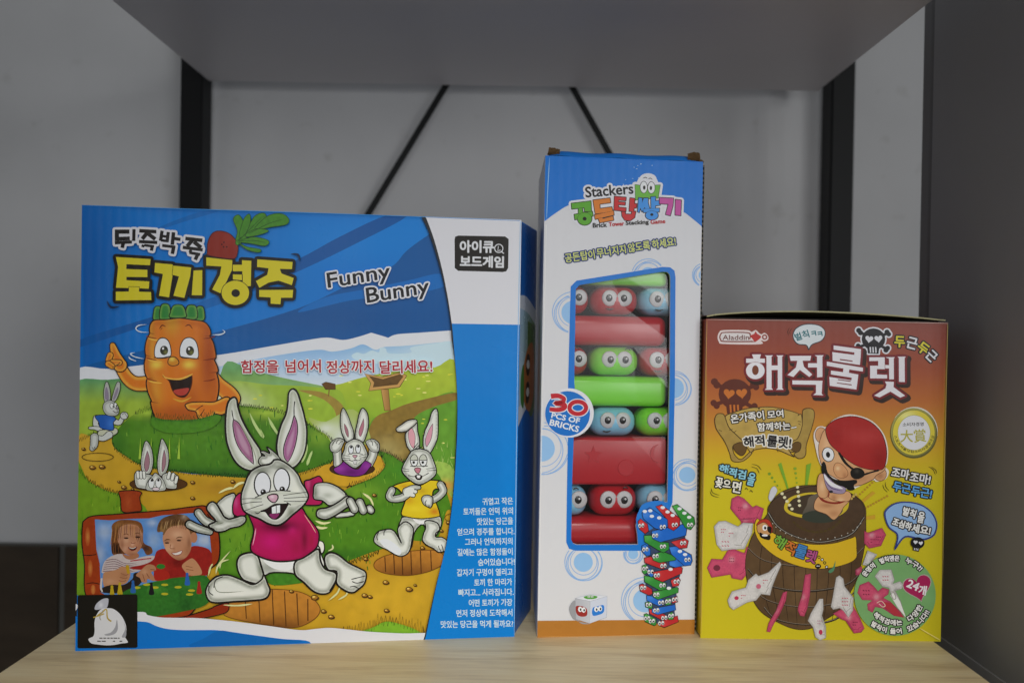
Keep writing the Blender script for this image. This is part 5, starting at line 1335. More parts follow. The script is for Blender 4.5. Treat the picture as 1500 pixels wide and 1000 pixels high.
tb([(706, 620), (725, 612), (785, 645), (788, 675), (765, 685), (712, 660)], 'r', [(730, 638)]); tb([(790, 662), (940, 634), (950, 640), (948, 668), (822, 712), (792, 695)], 'g', [(812, 680)], [(890, 640)])
tb([(735, 562), (790, 570), (875, 610), (872, 645), (835, 656), (738, 602)], 'g', [(850, 622)]); tb([(900, 590), (950, 570), (962, 590), (950, 625), (912, 632)], 'r', [(938, 598)])
tb([(722, 502), (748, 490), (760, 540), (738, 556), (724, 540)], 'g', [(742, 518)]); tb([(757, 520), (790, 522), (800, 560), (780, 572), (758, 555)], 'b', [(775, 538)]); tb([(790, 540), (960, 505), (976, 515), (970, 548), (850, 602), (800, 582)], 'r', [(815, 560)], [(900, 522)])
tb([(735, 452), (775, 442), (875, 484), (875, 512), (845, 522), (738, 482)], 'r', [(855, 500)])
tb([(890, 478), (905, 440), (985, 470), (985, 500), (930, 512), (892, 500)], 'b')
tb([(784, 432), (850, 410), (935, 445), (930, 466), (830, 482), (790, 466)], 'g', [(806, 440)])
tb([(888, 385), (932, 378), (1030, 432), (1036, 470), (1026, 496), (988, 502), (905, 430)], 'b', [(1005, 462)], [(958, 410), (990, 430)])
tb([(720, 378), (740, 366), (775, 395), (775, 435), (750, 442), (722, 412)], 'b', [(742, 398)])
tb([(900, 352), (985, 328), (1012, 345), (1002, 388), (955, 394)], 'r', [(978, 358)])
tb([(733, 312), (775, 310), (830, 350), (888, 356), (892, 396), (856, 420), (818, 402), (736, 352)], 'g', [(852, 380)])
tb([(780, 286), (990, 238), (1000, 275), (995, 312), (836, 354), (786, 332)], 'b', [(803, 312)])
tb([(695, 225), (712, 208), (755, 240), (764, 285), (740, 302), (704, 272)], 'r', [(716, 250)])
tb([(908, 128), (940, 118), (1046, 200), (1052, 240), (1025, 276), (988, 262), (960, 210)], 'g', [(1020, 245)], [(955, 145), (985, 172), (1015, 198)])
tb([(806, 132), (842, 120), (958, 205), (956, 250), (918, 282), (885, 265), (880, 215)], 'r', [(925, 245)], [(850, 138), (880, 165), (912, 186)])
tb([(720, 172), (768, 138), (880, 212), (882, 258), (840, 278), (800, 268), (728, 208)], 'b', [(850, 258)], [(772, 158), (738, 162), (782, 192), (828, 202)])
done()

# ================================================================== the plastic bricks inside the tall box
PL = {}
for nme, c in (('red', '#a31d25'), ('green', '#74c234'), ('blue', '#79b2d4')):
    m, nt, b = new_mat('%s_plastic' % nme, tuple(np.clip(ink(c) * .95, 0, .8)), .28, .45)
    n = nd(nt, 'ShaderNodeTexNoise', Scale=90.0, Detail=2.0); nt.links.new(coords(nt), n.inputs['Vector'])
    bump(nt, b, n.outputs['Fac'], .05, .001)
    b.inputs['Subsurface Weight'].default_value = .08; b.inputs['Subsurface Radius'].default_value = (.004, .003, .003)
    PL[nme] = m
M_EYE = new_mat('white_eye', (.56, .56, .57), .35, .4)[0]
M_PUP = new_mat('black_eye', (.012, .011, .011), .25, .5)[0]
M_SHINE = new_mat('eye_shine', (.75, .75, .75), .3, .4)[0]

def puff(name, w, h, L, mat, parent, bev, bulge):
    """A moulded brick: w wide, h high, L deep, with soft edges and a bulging front end."""
    bm = bmesh.new(); add_box(bm, -w / 2, w / 2, 0, L, 0, h, bev, 5)
    bmesh.ops.subdivide_edges(bm, edges=[e for e in bm.edges if e.calc_length() > .006], cuts=5, use_grid_fill=True)
    for v in bm.verts:
        a, c = v.co.x / (w / 2), (v.co.z - h / 2) / (h / 2)
        k = max(0, 1 - (v.co.y / (bev * 2.2)))
        v.co.y -= bulge * (1 - a * a * .8) * (1 - c * c * .8) * k
        v.co.x *= 1 - .08 * c * c * min(1, bulge * 800)
    return bm_obj(name, bm, mat, parent, True)

def bean(name, rx, rz, dep, mat, parent, loc):
    bm = bmesh.new(); bmesh.ops.create_uvsphere(bm, u_segments=20, v_segments=10, radius=1)
    for v in bm.verts: v.co = Vector((v.co.x * rx, v.co.y * dep, v.co.z * rz))
    o = bm_obj(name, bm, mat, parent, True); o.location = loc
    return o

def curve_tube(name, pts, r, mat, parent):
    bm = bmesh.new(); rings = []
    p = smooth([(a, c) for a, _, c in pts], False, 6)
    y = pts[0][1]
    for i, q in enumerate(p):
        t = i / (len(p) - 1); rr = r * (.35 + .65 * math.sin(math.pi * t))
        d = p[min(i + 1, len(p) - 1)] - p[max(i - 1, 0)]; d /= np.hypot(*d) + 1e-9
        n = np.array((-d[1], d[0]))
        rings.append([bm.verts.new((q[0] + n[0] * rr * math.cos(k), y + rr * .6 * math.sin(k), q[1] + n[1] * rr * math.cos(k))) for k in np.arange(6) * math.pi / 3])
    for a, b in zip(rings, rings[1:]):
        for k in range(6): bm.faces.new((a[k], a[(k + 1) % 6], b[(k + 1) % 6], b[k]))
    bm.faces.new(rings[0]); bm.faces.new(rings[-1][::-1])
    return bm_obj(name, bm, mat, parent, True)

Mw2 = Matrix.Translation((*BL2, 0)) @ Matrix.Rotation(rz2, 4, 'Z')
def brick_root(name, label, x, y, z, roll=0.0):
    p = Mw2 @ Vector((x, y, z))
    o = thing(name, label, 'toy brick', p, rz2, 'plastic bricks with eyes')
    o.rotation_euler = (0, roll, rz2)
    return o

def end_brick(colour_name, label, u, v, w, h, look=(0, 0), mouth=None, brow=None, y=.0074):
    """A brick lying end-on: the face with two eyes looks out of the window."""
    r = brick_root('toy_brick', label, u, y, v)
    puff('body', w, h, .024, PL[colour_name], r, .0080, .0024)
    er = h * .285
    for s in (-1, 1):
        e = bean('eye', er * .98, er, .0011, M_EYE, r, (s * er * .93 + .0005, -.0017, h * .58))
        p = bean('pupil', er * .42, er * .46, .0008, M_PUP, e, (look[0] * er, -.0008, look[1] * er))
        g = bean('shine', er * .12, er * .13, .0004, M_SHINE, p, (er * .1, -.0007, er * .14))
    if mouth:
        x0, z0, k = mouth
        curve_tube('mouth', [(x0 - .0028, -.00175, z0 * h + .0008 * k), (x0, -.00175, z0 * h), (x0 + .0028, -.00175, z0 * h + .0008 * k)], .00055, M_PUP, r)
    if brow:
        x0, z0 = brow
        curve_tube('eyebrow', [(x0 - .002, -.0012, z0 * h - .0004), (x0, -.0012, z0 * h + .0006), (x0 + .002, -.0012, z0 * h - .0006)], .0005, M_PUP, r)
    return r

def wide_brick(colour_name, label, u, v, w, h, bev=.003, roll=0.0, L=.03, y=.0070):
    r = brick_root('toy_brick', label, u, y, v, roll)
    bm = bmesh.new(); add_box(bm, -w / 2, w / 2, 0, L, 0, h, bev, 4)
    bm_obj('body', bm, PL[colour_name], r, True)
    return r

def zz(y): return F2.uv([(900, y)])[0][1]
def xx(x, y): return F2.uv([(x, y)])[0][0]
def row(y0, y1, items):
    z0, z1 = zz(y1), zz(y0)
    for (c, lab, xa, xb, kw) in items:
        a, b = xx(xa, y0), xx(xb, y0)
        end_brick(c, lab, (a + b) / 2, z0 + .0002, b - a - .0006, z1 - z0 - .0005, **kw)
def slab(y0, y1, c, lab, xa=818, xb=981, **kw):
    z0, z1 = zz(y1), zz(y0)
    a, b = xx(xa, y0), xx(xb, y0)
    return wide_brick(c, lab, (a + b) / 2, z0 + .0002, b - a, z1 - z0 - .0004, **kw)
slab(384, 417.5, 'green', 'bright green brick lying sideways, topmost in the window', bev=.003)
row(418, 461, [('red', 'red brick showing one eye at the left, in the top face row', 809, 867, dict(look=(-.1, 0))),
               ('red', 'red brick with two eyes and a small smile, middle of the top face row', 869, 940, dict(look=(-.1, 0), mouth=(-.0045, .18, 1))),
               ('blue', 'pale blue smiling brick at the right window edge, in the top face row', 941, 1008, dict(look=(.05, 0), mouth=(-.003, .17, 1)))])
slab(462, 507, 'red', 'red brick with rounded edges lying sideways, just below the top row of faces', bev=.0058)
row(508, 551.5, [('red', 'red brick with one eye, left of the bright green face', 809, 866, dict(look=(-.05, 0), brow=(.004, .93))),
                 ('green', 'bright green brick with two eyes between two red faces', 868, 941, dict(look=(.1, -.05), brow=(.008, .93))),
                 ('red', 'red smiling brick cut off by the window edge, right of the bright green face', 942, 1008, dict(look=(.1, 0), mouth=(-.004, .17, 1)))])
slab(552, 597, 'green', 'long bright green brick lying sideways beside the round badge', bev=.0048)
row(598, 641.5, [('blue', 'pale blue brick half hidden behind the round badge', 809, 867, dict(look=(0, 0))),
                 ('blue', 'pale blue brick with two eyes and a lopsided smile, right of the round badge', 868, 937, dict(look=(-.05, 0), mouth=(-.0055, .17, 1))),
                 ('green', 'bright green brick with one eye at the right window edge below the long green brick', 938, 1006, dict(look=(.15, 0)))])
tall = slab(642, 713, 'red', 'large flat red brick with moulded star and moon shapes', bev=.0028, y=.0066)
hT = zz(642) - zz(713); 
def relief(kind, cx, cz, s):
    bm = bmesh.new()
    if kind == 'star': pts = [(math.sin(k * math.pi / 5) * s * (1 if k % 2 == 0 else .45), math.cos(k * math.pi / 5) * s * (1 if k % 2 == 0 else .45)) for k in range(10)]
    elif kind == 'moon': pts = [(-s * math.sin(t), s * math.cos(t)) for t in np.linspace(0, math.pi, 14)] + [(-s * .55 * math.sin(t), s * .98 * math.cos(t)) for t in np.linspace(math.pi, 0, 14)][1:-1]
    else: pts = [(s * math.cos(t), s * math.sin(t)) for t in np.linspace(0, 2 * math.pi, 20, endpoint=False)]
    a = [bm.verts.new((cx + x, -.00045, cz + z)) for x, z in pts]; b = [bm.verts.new((cx + x * 1.08, .0004, cz + z * 1.08)) for x, z in pts]
    bm.faces.new(a)
    for i in range(len(a)): bm.faces.new((a[i], a[(i + 1) % len(a)], b[(i + 1) % len(a)], b[i]))
    bm_obj('moulded_shape', bm, PL['red'], tall)
relief('star', -.0135, hT * .62, .0062); relief('moon', .0325, hT * .66, .006); relief('round', .0095, hT * .36, .0055)
row(714, 760, [('blue', 'pale blue brick with one eye at the bottom left of the window', 809, 865, dict(look=(-.1, 0), brow=(.004, .93))),
               ('red', 'red brick with two wide eyes in the bottom row of faces', 869, 939, dict(look=(0, -.05), brow=(.007, .95))),
               ('blue', 'pale blue brick behind the printed brick tower in the bottom row', 940, 1006, dict(look=(0, 0)))])
slab(760.5, 805, 'red', 'red brick lying sideways at the very bottom of the window', bev=.0075)

# clear film behind the cut-out: a few slack facets that catch the light
def film_mat():
    m = bpy.data.materials.new('clear_film'); m.use_nodes = True
    nt = m.node_tree; nt.nodes.clear()
    out = nd(nt, 'ShaderNodeOutputMaterial'); tr = nd(nt, 'ShaderNodeBsdfTransparent'); gl = nd(nt, 'ShaderNodeBsdfGlossy', Roughness=.16)
    tr.inputs['Color'].default_value = (.97, .97, .97, 1)
    lw = nd(nt, 'ShaderNodeFresnel', IOR=1.5); mx = nd(nt, 'ShaderNodeMixShader')
    n = nd(nt, 'ShaderNodeTexNoise', Scale=30.0, Detail=2.0); nt.links.new(coords(nt), n.inputs['Vector'])
    bp = nd(nt, 'ShaderNodeBump', Strength=.10, Distance=.002); nt.links.new(n.outputs['Fac'], bp.inputs['Height'])
    nt.links.new(bp.outputs['Normal'], gl.inputs['Normal'])
    nt.links.new(lw.outputs['Fac'], mx.inputs['Fac']); nt.links.new(tr.outputs['BSDF'], mx.inputs[1]); nt.links.new(gl.outputs['BSDF'], mx.inputs[2])
    nt.links.new(mx.outputs['Shader'], out.inputs['Surface'])
    return m
def film():
    g = {}
    rows = [(386, 884, .0015, .0016), (452, 918, .0013, .0000), (508, 928, .0015, .0016), (590, 934, .0013, .0001), (640, 926, .0015, .0016), (716, 884, .0016, .0000), (806, 868, .0014, .0010)]
    vs, fs = [], []
    for y, xm, dm, dr in rows:
        for x, d in ((828, .0015), (xm, dm), (996, dr)):
            u, v = F2.uv([(x, y)])[0]; vs.append((u, .0023 + d, v))
    for r in range(len(rows) - 1):
        for c in range(2):
            a = r * 3 + c
            fs += [(a, a + 3, a + 4), (a, a + 4, a + 1)]
    o = mesh_obj('window_film', vs, fs, film_mat(), tower_box)
    bm = bmesh.new(); bm.from_mesh(o.data)
    for f in bm.faces:
        f.normal_update()
        if f.normal.y > 0: f.normal_flip()
    bm.to_mesh(o.data); bm.free()
film()

# ================================================================== the small pirate game box
BL3, BR3 = (.1317, .6030), (.2960, .6041)
rz3, W3 = frame_of(BL3, BR3); H3 = .2174
pirate_box = thing('barrel_game_box', 'small red and yellow box picturing a pirate popping out of a barrel stuck with swords', 'game box', (*BL3, 0), rz3)
D3 = Vector((0, .16))
def side3_mat():
    m, nt, b = new_mat('red_to_yellow_card', (.5, .4, .05), .44, .3)
    g = nd(nt, 'ShaderNodeTexCoord'); sp = nd(nt, 'ShaderNodeSeparateXYZ'); nt.links.new(g.outputs['Object'], sp.inputs['Vector'])
    mr = nd(nt, 'ShaderNodeMapRange'); mr.inputs['From Max'].default_value = H3; nt.links.new(sp.outputs['Z'], mr.inputs['Value'])
    cr = nd(nt, 'ShaderNodeValToRGB'); e = cr.color_ramp.elements
    e[0].position = 0; e[0].color = (*ink('#b3a01c'), 1); e[1].position = 1; e[1].color = (*ink('#76301f'), 1)
    for p, c in ((.5, '#b8981f'), (.68, '#ae6a26'), (.84, '#8a3e20')):
        k = e.new(p); k.color = (*ink(c), 1)
    nt.links.new(mr.outputs['Result'], cr.inputs['Fac']); nt.links.new(cr.outputs['Color'], b.inputs['Base Color'])
    return m
def carton3():
    bm = bmesh.new()
    add_box(bm, 0, W3, 0, D3.y, 0, H3)
    es = [e for e in bm.edges]
    bmesh.ops.bevel(bm, geom=es, offset=.0018, segments=4, affect='EDGES', profile=.5)
    bm_obj('carton', bm, side3_mat(), pirate_box, True)
carton3()
# the slightly open lid: a bowed sheet with a pale front edge above a dark gap
def lid3():
    vs, fs = [], []; N, Q = 30, 6
    for side in (0, 1):
        for i in range(N + 1):
            u = i / N
            for j in range(Q + 1):
                t = j / Q
                bow = .0012 + .0044 * max(0, math.sin(math.pi * min(1, u * 1.02) ** .85)) ** .8
                vs.append((.0006 + u * (W3 - .0012), .0012 + t * (D3.y - .004), H3 + bow * (1 - t * .6) + (.0009 if side else 0)))
    n = (N + 1) * (Q + 1)
    for i in range(N):
        for j in range(Q):
            a = i * (Q + 1) + j
            fs.append((a + n, a + Q + 1 + n, a + Q + 2 + n, a + 1 + n)); fs.append((a, a + 1, a + Q + 2, a + Q + 1))
        a = i * (Q + 1); fs.append((a, a + Q + 1, a + Q + 1 + n, a + n))
    o = mesh_obj('lid', vs, fs, plain('grey_board_edge', '#9a9672', .7), pirate_box)
    o.data.materials.append(plain('red_lid_card', '#7b4036', .45))
    for p in o.data.polygons:
        if p.normal.z > .5 and all(o.data.vertices[i].co.y > .0011 for i in p.vertices): p.material_index = 1
lid3()
box_obj('lid_gap_shade', .004, W3 - .004, .004, D3.y - .004, H3 + .0001, H3 + .0012, M_DARK, pirate_box)  # dark slab that stands in for the shade under the lid

F3 = Face([(1036, 466), (1391, 473), (1378, 939), (1026, 934)], W3, H3, pirate_box, M_PRINT3)
K = '#1a1512'
part(F3, 'front_picture'); at()
STOPS = [(460, '#7b4036'), (500, '#843f31'), (545, '#94492b'), (590, '#a9622c'), (625, '#b57e2c'), (660, '#bd9822'), (705, '#b9ab1e'), (945, '#b5a91f')]
def bgfn(p, c):
    ys = [s[0] for s in STOPS]; cs = np.array([ink(s[1]) for s in STOPS])
    return np.stack([np.interp(p[:, 1], ys, cs[:, k]) for k in range(3)], 1)
fill([(1034, 465), (1393, 471), (1380, 942), (1024, 937)], '#b9ab1e', 0, g=9, fn=bgfn)
for _ in range(26):
    x = random.uniform(1050, 1385); y = 472 + (x - 1040) * .018 + random.gauss(0, 1.3)
    line([(x, y), (x + random.uniform(4, 18), y + random.uniform(-.5, .8))], random.uniform(.4, 1.0), random.choice(['#c49a94', '#b88078', '#d0b0a8']), taper=(0, 0))
# maker's capsule logo
part(F3, 'maker_logo'); at(1015, 445, 6.45)
fill([(300, 245), (520, 245), (565, 262), (605, 245), (640, 275), (660, 285), (690, 272), (722, 300), (722, 335), (690, 352), (655, 345), (648, 380), (300, 376), (255, 355), (242, 310), (258, 265)], '#d0c2c0')
fill([(305, 262), (520, 264), (560, 290), (555, 340), (600, 358), (305, 358), (268, 340), (258, 310), (270, 278)], '#7a3c34'); fill([(308, 272), (515, 274), (548, 296), (545, 330), (575, 346), (308, 346), (278, 332), (270, 310), (280, 284)], '#cac4c4')
fill([(555, 300), (590, 280), (605, 258), (620, 280), (655, 305), (640, 330), (600, 355), (575, 330)], '#a8302e'); ring(690, 312, 19, 2.2, '#8a4a44')
text('Aladdin', (290, 338), (542, 338), 46, '#6a4440', .2)
part(F3, 'speech_bubble')
def puffs(q, w=.8, c='#3a241a'): line(q, w, c, taper=(0, 0))
puffs([(930, 220), (910, 260), (920, 300)]); puffs([(955, 225), (930, 260), (935, 290)])
fill([(960, 290), (985, 235), (1050, 198), (1130, 190), (1210, 205), (1258, 245), (1262, 300), (1225, 350), (1140, 385), (1108, 436, 1), (1085, 390), (1010, 380), (970, 340)], '#c3cace', ink_w=1.3, ink_c='#26343c')
text('벌칙', (990, 352), (1118, 312), 72, '#2f6a72', .35); text('ㅋ', (1140, 302), (1180, 296), 42, '#2f6a72', .4); text('ㅋ', (1198, 306), (1240, 300), 40, '#2f6a72', .4)
# brown and black skulls with heart eyes
def heart(x, y, s, c, rot=0.0, **k):
    pts = []
    for t in np.linspace(0, 2 * math.pi, 30, endpoint=False):
        a = 16 * math.sin(t) ** 3; b = -(13 * math.cos(t) - 5 * math.cos(2 * t) - 2 * math.cos(3 * t) - math.cos(4 * t))
        r = math.radians(rot); pts.append((x + s / 16 * (a * math.cos(r) - b * math.sin(r)), y + s / 16 * (a * math.sin(r) + b * math.cos(r))))
    return fill(pts, c, 0, **k)
def skull(x, y, s, c, eye, halo=None):
    B = lambda p: [(x + a * s, y + b * s) for a, b in p]
    bones = [(-1.25, -.75, .22), (-1.1, -.55, .22), (1.15, -.6, .22), (1.3, -.42, .2), (-1.3, .55, .2), (-1.12, .72, .2), (1.2, .75, .2), (1.05, .92, .22)]
    shapes = [disc(x, y, s, s * .92), [(x - .55 * s, y + .6 * s), (x + .5 * s, y + .6 * s), (x + .42 * s, y + 1.25 * s), (x - .48 * s, y + 1.2 * s)]]
    for a, b, r in bones: shapes.append(disc(x + a * s, y + b * s, r * s, n=12))
    shapes += [bar(*B([(-1.15, -.62)])[0], *B([(-.6, -.3)])[0], .24 * s), bar(*B([(1.2, -.5)])[0], *B([(.6, -.25)])[0], .24 * s), bar(*B([(-1.2, .65)])[0], *B([(-.5, .4)])[0], .24 * s), bar(*B([(1.1, .82)])[0], *B([(.5, .5)])[0], .24 * s)]
    blocks(shapes, c, [(2.2, halo)] if halo else [])
    heart(x - .36 * s, y - .02 * s, .34 * s, eye, 8); heart(x + .42 * s, y - .04 * s, .34 * s, eye, -6)
    for k in (-.28, -.05, .18): line([(x + k * s, y + .66 * s), (x + (k + .03) * s, y + 1.15 * s)], max(.7, .11 * s / X[2]), eye, sm=0)
part(F3, 'skull_emblem'); skull(405, 850, 155, '#57291d', '#b5672a')
part(F3, 'skull_emblem', 'black skull emblem with a white outline'); at(1200, 445, 6.45)
skull(530, 335, 112, '#17161a', '#c9cad0', '#c9cad0')
# title
part(F3, 'title_lettering'); at(1015, 445, 6.45)
WH = '#d2d0d8'
T3 = [[(568, 475), (655, 475), (643, 515), (692, 515), (692, 556), (512, 556), (512, 515), (582, 515)], disc(600, 630, 90, 82, 26),
      [(690, 485), (770, 485), (755, 500), (755, 580), (812, 580), (812, 500), (798, 485), (870, 485), (856, 500), (856, 795), (870, 812), (795, 812), (812, 795), (812, 625), (755, 625), (755, 795), (768, 812), (688, 812), (705, 795), (705, 500)],
      [(925, 490), (1132, 490), (1122, 538), (1050, 538), (1062, 592), (1142, 668), (1112, 692), (1022, 625), (962, 692), (903, 672), (985, 600), (998, 538), (935, 538)],
      [(1162, 485), (1252, 485), (1238, 500), (1238, 692), (1185, 696), (1185, 602), (1100, 602), (1100, 560), (1185, 560), (1185, 500)],
      [(950, 722), (1238, 726), (1230, 850), (1246, 866), (1148, 862), (1174, 840), (1174, 766), (950, 762)]]
def c6(q): return [(a + 1193.25, b) for a, b in q]      # the same drawing scale, 185 px to the right
T3 += [c6(q) for q in ([(150, 392), (412, 428), (408, 506), (400, 580), (140, 540), (138, 455), (345, 482), (346, 460), (150, 434)],
       [(85, 545), (430, 604), (428, 642), (300, 622), (296, 652), (385, 668), (376, 745), (366, 812), (112, 775), (108, 690), (318, 722), (320, 700), (122, 668), (124, 630), (238, 645), (242, 612), (85, 586)],
       [(488, 505), (636, 505), (636, 620), (562, 618), (562, 668), (658, 672), (658, 708), (495, 706), (495, 585), (572, 585), (572, 542), (488, 542)],
       [(640, 505), (732, 505), (722, 520), (722, 716), (675, 716), (675, 614), (638, 612), (638, 578), (675, 580), (675, 520)], [(755, 500), (836, 500), (825, 515), (825, 742), (768, 740), (768, 515)],
       [(635, 735), (722, 738), (718, 788), (828, 870), (780, 890), (688, 832), (585, 887), (532, 868), (640, 800), (650, 765)])]
blocks(T3, WH, [(5.0, '#32211b', (3.5, 3.6)), (3.2, '#6d2226')], .5, '#8c5a5e')
fill(disc(600, 626, 30, 44), '#6d3a24', 0, .5, '#6d2226')
for q in ([(240, 448), (345, 462), (345, 482), (236, 468)], [(210, 520), (330, 537), (330, 548), (210, 532)], [(190, 720), (310, 737), (310, 728), (190, 712)], [(180, 752), (320, 772), (320, 762), (180, 744)]): fill(c6(q), '#6d2226', 0)
part(F3, 'heartbeat_lettering'); at(1200, 445, 6.45)
for s, a, b, h, c in (('두', (728, 408), (822, 414), 102, '#c9bd2e'), ('근', (836, 412), (928, 436), 104, '#d0cfd4'), ('두', (930, 432), (1012, 494), 100, '#c9bd2e'), ('근', (1014, 500), (1076, 560), 98, '#d0cfd4')):
    text(s, a, b, h, c, .55, [(1.9, '#1c1a1c')])
# parchment scroll
part(F3, 'scroll_picture'); at(1015, 590, 5.5556)
PC = '#9a8040'; PI = '#3c2a14'
fill([(270, 110), (330, 80), (450, 45), (540, 38), (545, 55, 1), (552, 36), (660, 35), (780, 60), (865, 88), (862, 105, 1), (890, 95), (900, 180), (890, 260), (850, 320), (800, 400), (830, 440), (700, 385), (600, 370), (500, 385), (480, 410), (420, 330), (330, 250), (290, 180)], '#a98e49', ink_w=1.2, ink_c=PI, g=3, noise=(9, .14))
fill([(185, 120), (205, 90), (245, 88), (265, 110), (300, 200), (370, 270), (430, 330), (420, 350), (340, 345), (330, 380), (350, 430), (400, 460), (470, 400), (480, 420), (420, 470), (360, 482), (320, 465), (300, 400), (260, 310), (200, 220), (183, 160)], PC, ink_w=1.2, ink_c=PI, g=3, noise=(9, .16))
fill([(335, 345), (400, 320), (440, 350), (435, 400), (400, 430), (350, 395)], '#5d4420', ink_w=1, ink_c=PI)
fill([(905, 60), (950, 45), (990, 60), (998, 110), (980, 190), (950, 280), (930, 350), (925, 420), (900, 450), (860, 452), (830, 420), (850, 400), (790, 395), (810, 320), (860, 290), (895, 200), (900, 120)], PC, ink_w=1.2, ink_c=PI, g=3, noise=(9, .16))
fill([(800, 370), (840, 320), (885, 330), (880, 380), (850, 402)], '#5d4420', ink_w=1, ink_c=PI)
for a in ([(862, 150), (890, 155)], [(868, 170), (885, 180)], [(300, 220), (330, 215)], [(340, 240), (360, 225)], [(500, 400), (495, 370)], [(700, 400), (690, 375)], [(215, 220), (240, 230)]): line(a, .8, PI)
for s, a, b, h in (('온가족이', (318, 166), (588, 132), 70), ('모여', (618, 128), (745, 116), 62), ('함께하는', (535, 232), (800, 218), 66)): text(s, a, b, h, '#d4d2cc', .35, [(1.5, '#1d1712')])
line([(808, 205), (850, 198)], 3.4, '#1d1712', sm=0); line([(808, 205), (850, 198)], 1.7, '#d4d2cc', sm=0)
for s, a, b, h in (('해적', (425, 362), (590, 345), 82), ('룰렛!', (608, 352), (800, 372), 90)): text(s, a, b, h, '#1d1a1c', .6, [(1.8, '#cfcdc6')])
# gold medal
part(F3, 'medal_picture'); at(1200, 590, 5.5556)
ell(785, 235, 190, 200, '#c8c7bc', n=40); ell(780, 250, 192, 204, '#55542a', n=40); ell(778, 242, 185, 198, '#9a9650', n=40, g=2.4, lin=(1310, 600, 1370, 670, '#6d6a34')); ell(780, 245, 172, 184, '#c7b83c', n=40, ink_w=.6, ink_c='#6d6a2c', g=2.4, blobs=[(1330, 610, 12, 8, '#dcd68c', .8)])
ell(782, 245, 132, 142, '#cbccd0', n=36, ink_w=.6, ink_c='#9a9650')
text('소비자경영', (690, 194), (860, 190), 30, '#3a3a3a', .1); text('大', (672, 322), (772, 322), 98, '#a09a3a', .3); text('賞', (784, 326), (882, 318), 104, '#a09a3a', .25)
text('스포츠서울닷컴소비자경영대상', None, None, 24, '#3f3c20', .1, arc=(782, 245, 166, 172, 8, True))
# pirate words
part(F3, 'slogan_lettering')
for s, a, b, h, c in (('조마', (592, 600), (732, 628), 78, '#d2d2d0'), ('조마!', (742, 640), (905, 668), 78, '#d2d2d0'), ('두근', (602, 712), (738, 744), 74, '#5a9ad0'), ('두근!', (752, 752), (915, 782), 74, '#5a9ad0')):
    text(s, a, b, h, c, .45, [(1.7, '#20211f')])
for a in ([(895, 520), (935, 545), (955, 590)], [(920, 520), (955, 548), (965, 580)], [(525, 665), (535, 700), (565, 730)], [(545, 640), (550, 685), (580, 720)]): puffs(a, .9, '#4a4218')
part(F3, 'prompt_lettering'); at(1015, 590, 5.5556)
for s, a, b, h, c in (('해', (216, 560), (290, 572), 62, '#7fb6c8'), ('적', (292, 595), (352, 606), 70, '#7fb6c8'), ('검', (366, 612), (428, 622), 70, '#7fb6c8'), ('을', (440, 662), (496, 676), 100, '#7fb6c8'), ('꽂', (182, 682), (236, 692), 80, '#d4d2c6'), ('으', (248, 680), (306, 688), 56, '#d4d2c6'), ('면', (320, 722), (385, 734), 88, '#d4d2c6')):
    text(s, a, b, h, c, .5, [(1.9, '#20211f')])
for x in (428, 466): line([(x, 705 + (x - 428) * .5), (x + 10, 690 + (x - 428) * .5), (x + 24, 708 + (x - 428) * .5)], 1.2, '#2a261a', sm=0)
for a in ([(480, 500), (530, 510), (565, 550)], [(475, 520), (525, 535), (548, 580)], [(150, 690), (165, 730), (222, 752)], [(142, 712), (160, 752), (222, 772)]): puffs(a, 1.0, '#4a4218')
# barrel, beams and swords
part(F3, 'barrel_picture'); at(1015, 590, 5.5556)
for q in ([(700, 500), (725, 485), (800, 750), (790, 752)], [(930, 505), (970, 490), (922, 770), (912, 770)]): fill(q, '#6f9a2c', 0)
for (x0, y0, x1, y1, n, c) in ((628, 578, 715, 705, 5, '#6f8f2a'), (838, 535, 852, 650, 4, '#7a9a2c')):
    for k in range(n): ell(x0 + (x1 - x0) * k / (n - 1), y0 + (y1 - y0) * k / (n - 1), 13 - 2 * k, 12 - 1.5 * k, c, n=12)
at(1200, 590, 5.5556)
for q in ([(310, 830), (440, 720), (465, 735), (330, 840)], [(260, 945), (460, 912), (462, 945), (270, 955)]): fill(q, '#b8912a', 0)
for (x0, y0, x1, y1, n) in ((280, 800, 440, 650, 9), (340, 880, 560, 760, 11)):
    for k in range(n): ell(x0 + (x1 - x0) * k / (n - 1), y0 + (y1 - y0) * k / (n - 1), 9, 9, '#a8802a', n=8)
def blade(pts, c, dark):
    q = np.array(px(pts)); m = q.mean(0)
    fill(pts, c, 0, .9, dark, g=1.6, noise=(2.2, .17), rim=(3.2, dark, .55), blobs=[(m[0] + 3, m[1] + 3, 4, 6, dark, .35), (m[0] - 3, m[1] - 4, 4, 4, '#d6d0d0', .3)])
    for k in range(3):
        i = (len(pts) // 2 + k) % len(pts); a, b = pts[i], pts[(i + 1) % len(pts)]
        line([(a[0] * .8 + m_local(pts)[0] * .2, a[1] * .8 + m_local(pts)[1] * .2), (b[0] * .7 + m_local(pts)[0] * .3, b[1] * .7 + m_local(pts)[1] * .3)], .7, dark, sm=0)
def m_local(pts): return (sum(p[0] for p in pts) / len(pts), sum(p[1] for p in pts) / len(pts))
PK, PKD, SW, SWD = '#b44764', '#822a44', '#bcbab9', '#7d7a76'
def runes(x, y, c, n=5, s=14):
    for k in range(n): line([(x + (k % 3) * s, y + (k // 3) * s * 1.5), (x + (k % 3) * s + s * .6, y + (k // 3) * s * 1.5 + s * .3)], 1.2, c, sm=0)
at(1015, 590, 5.5556)
fill([(620, 770), (640, 700), (670, 680), (690, 720), (640, 800)], '#b9bac0', ink_w=.5, ink_c=SWD)
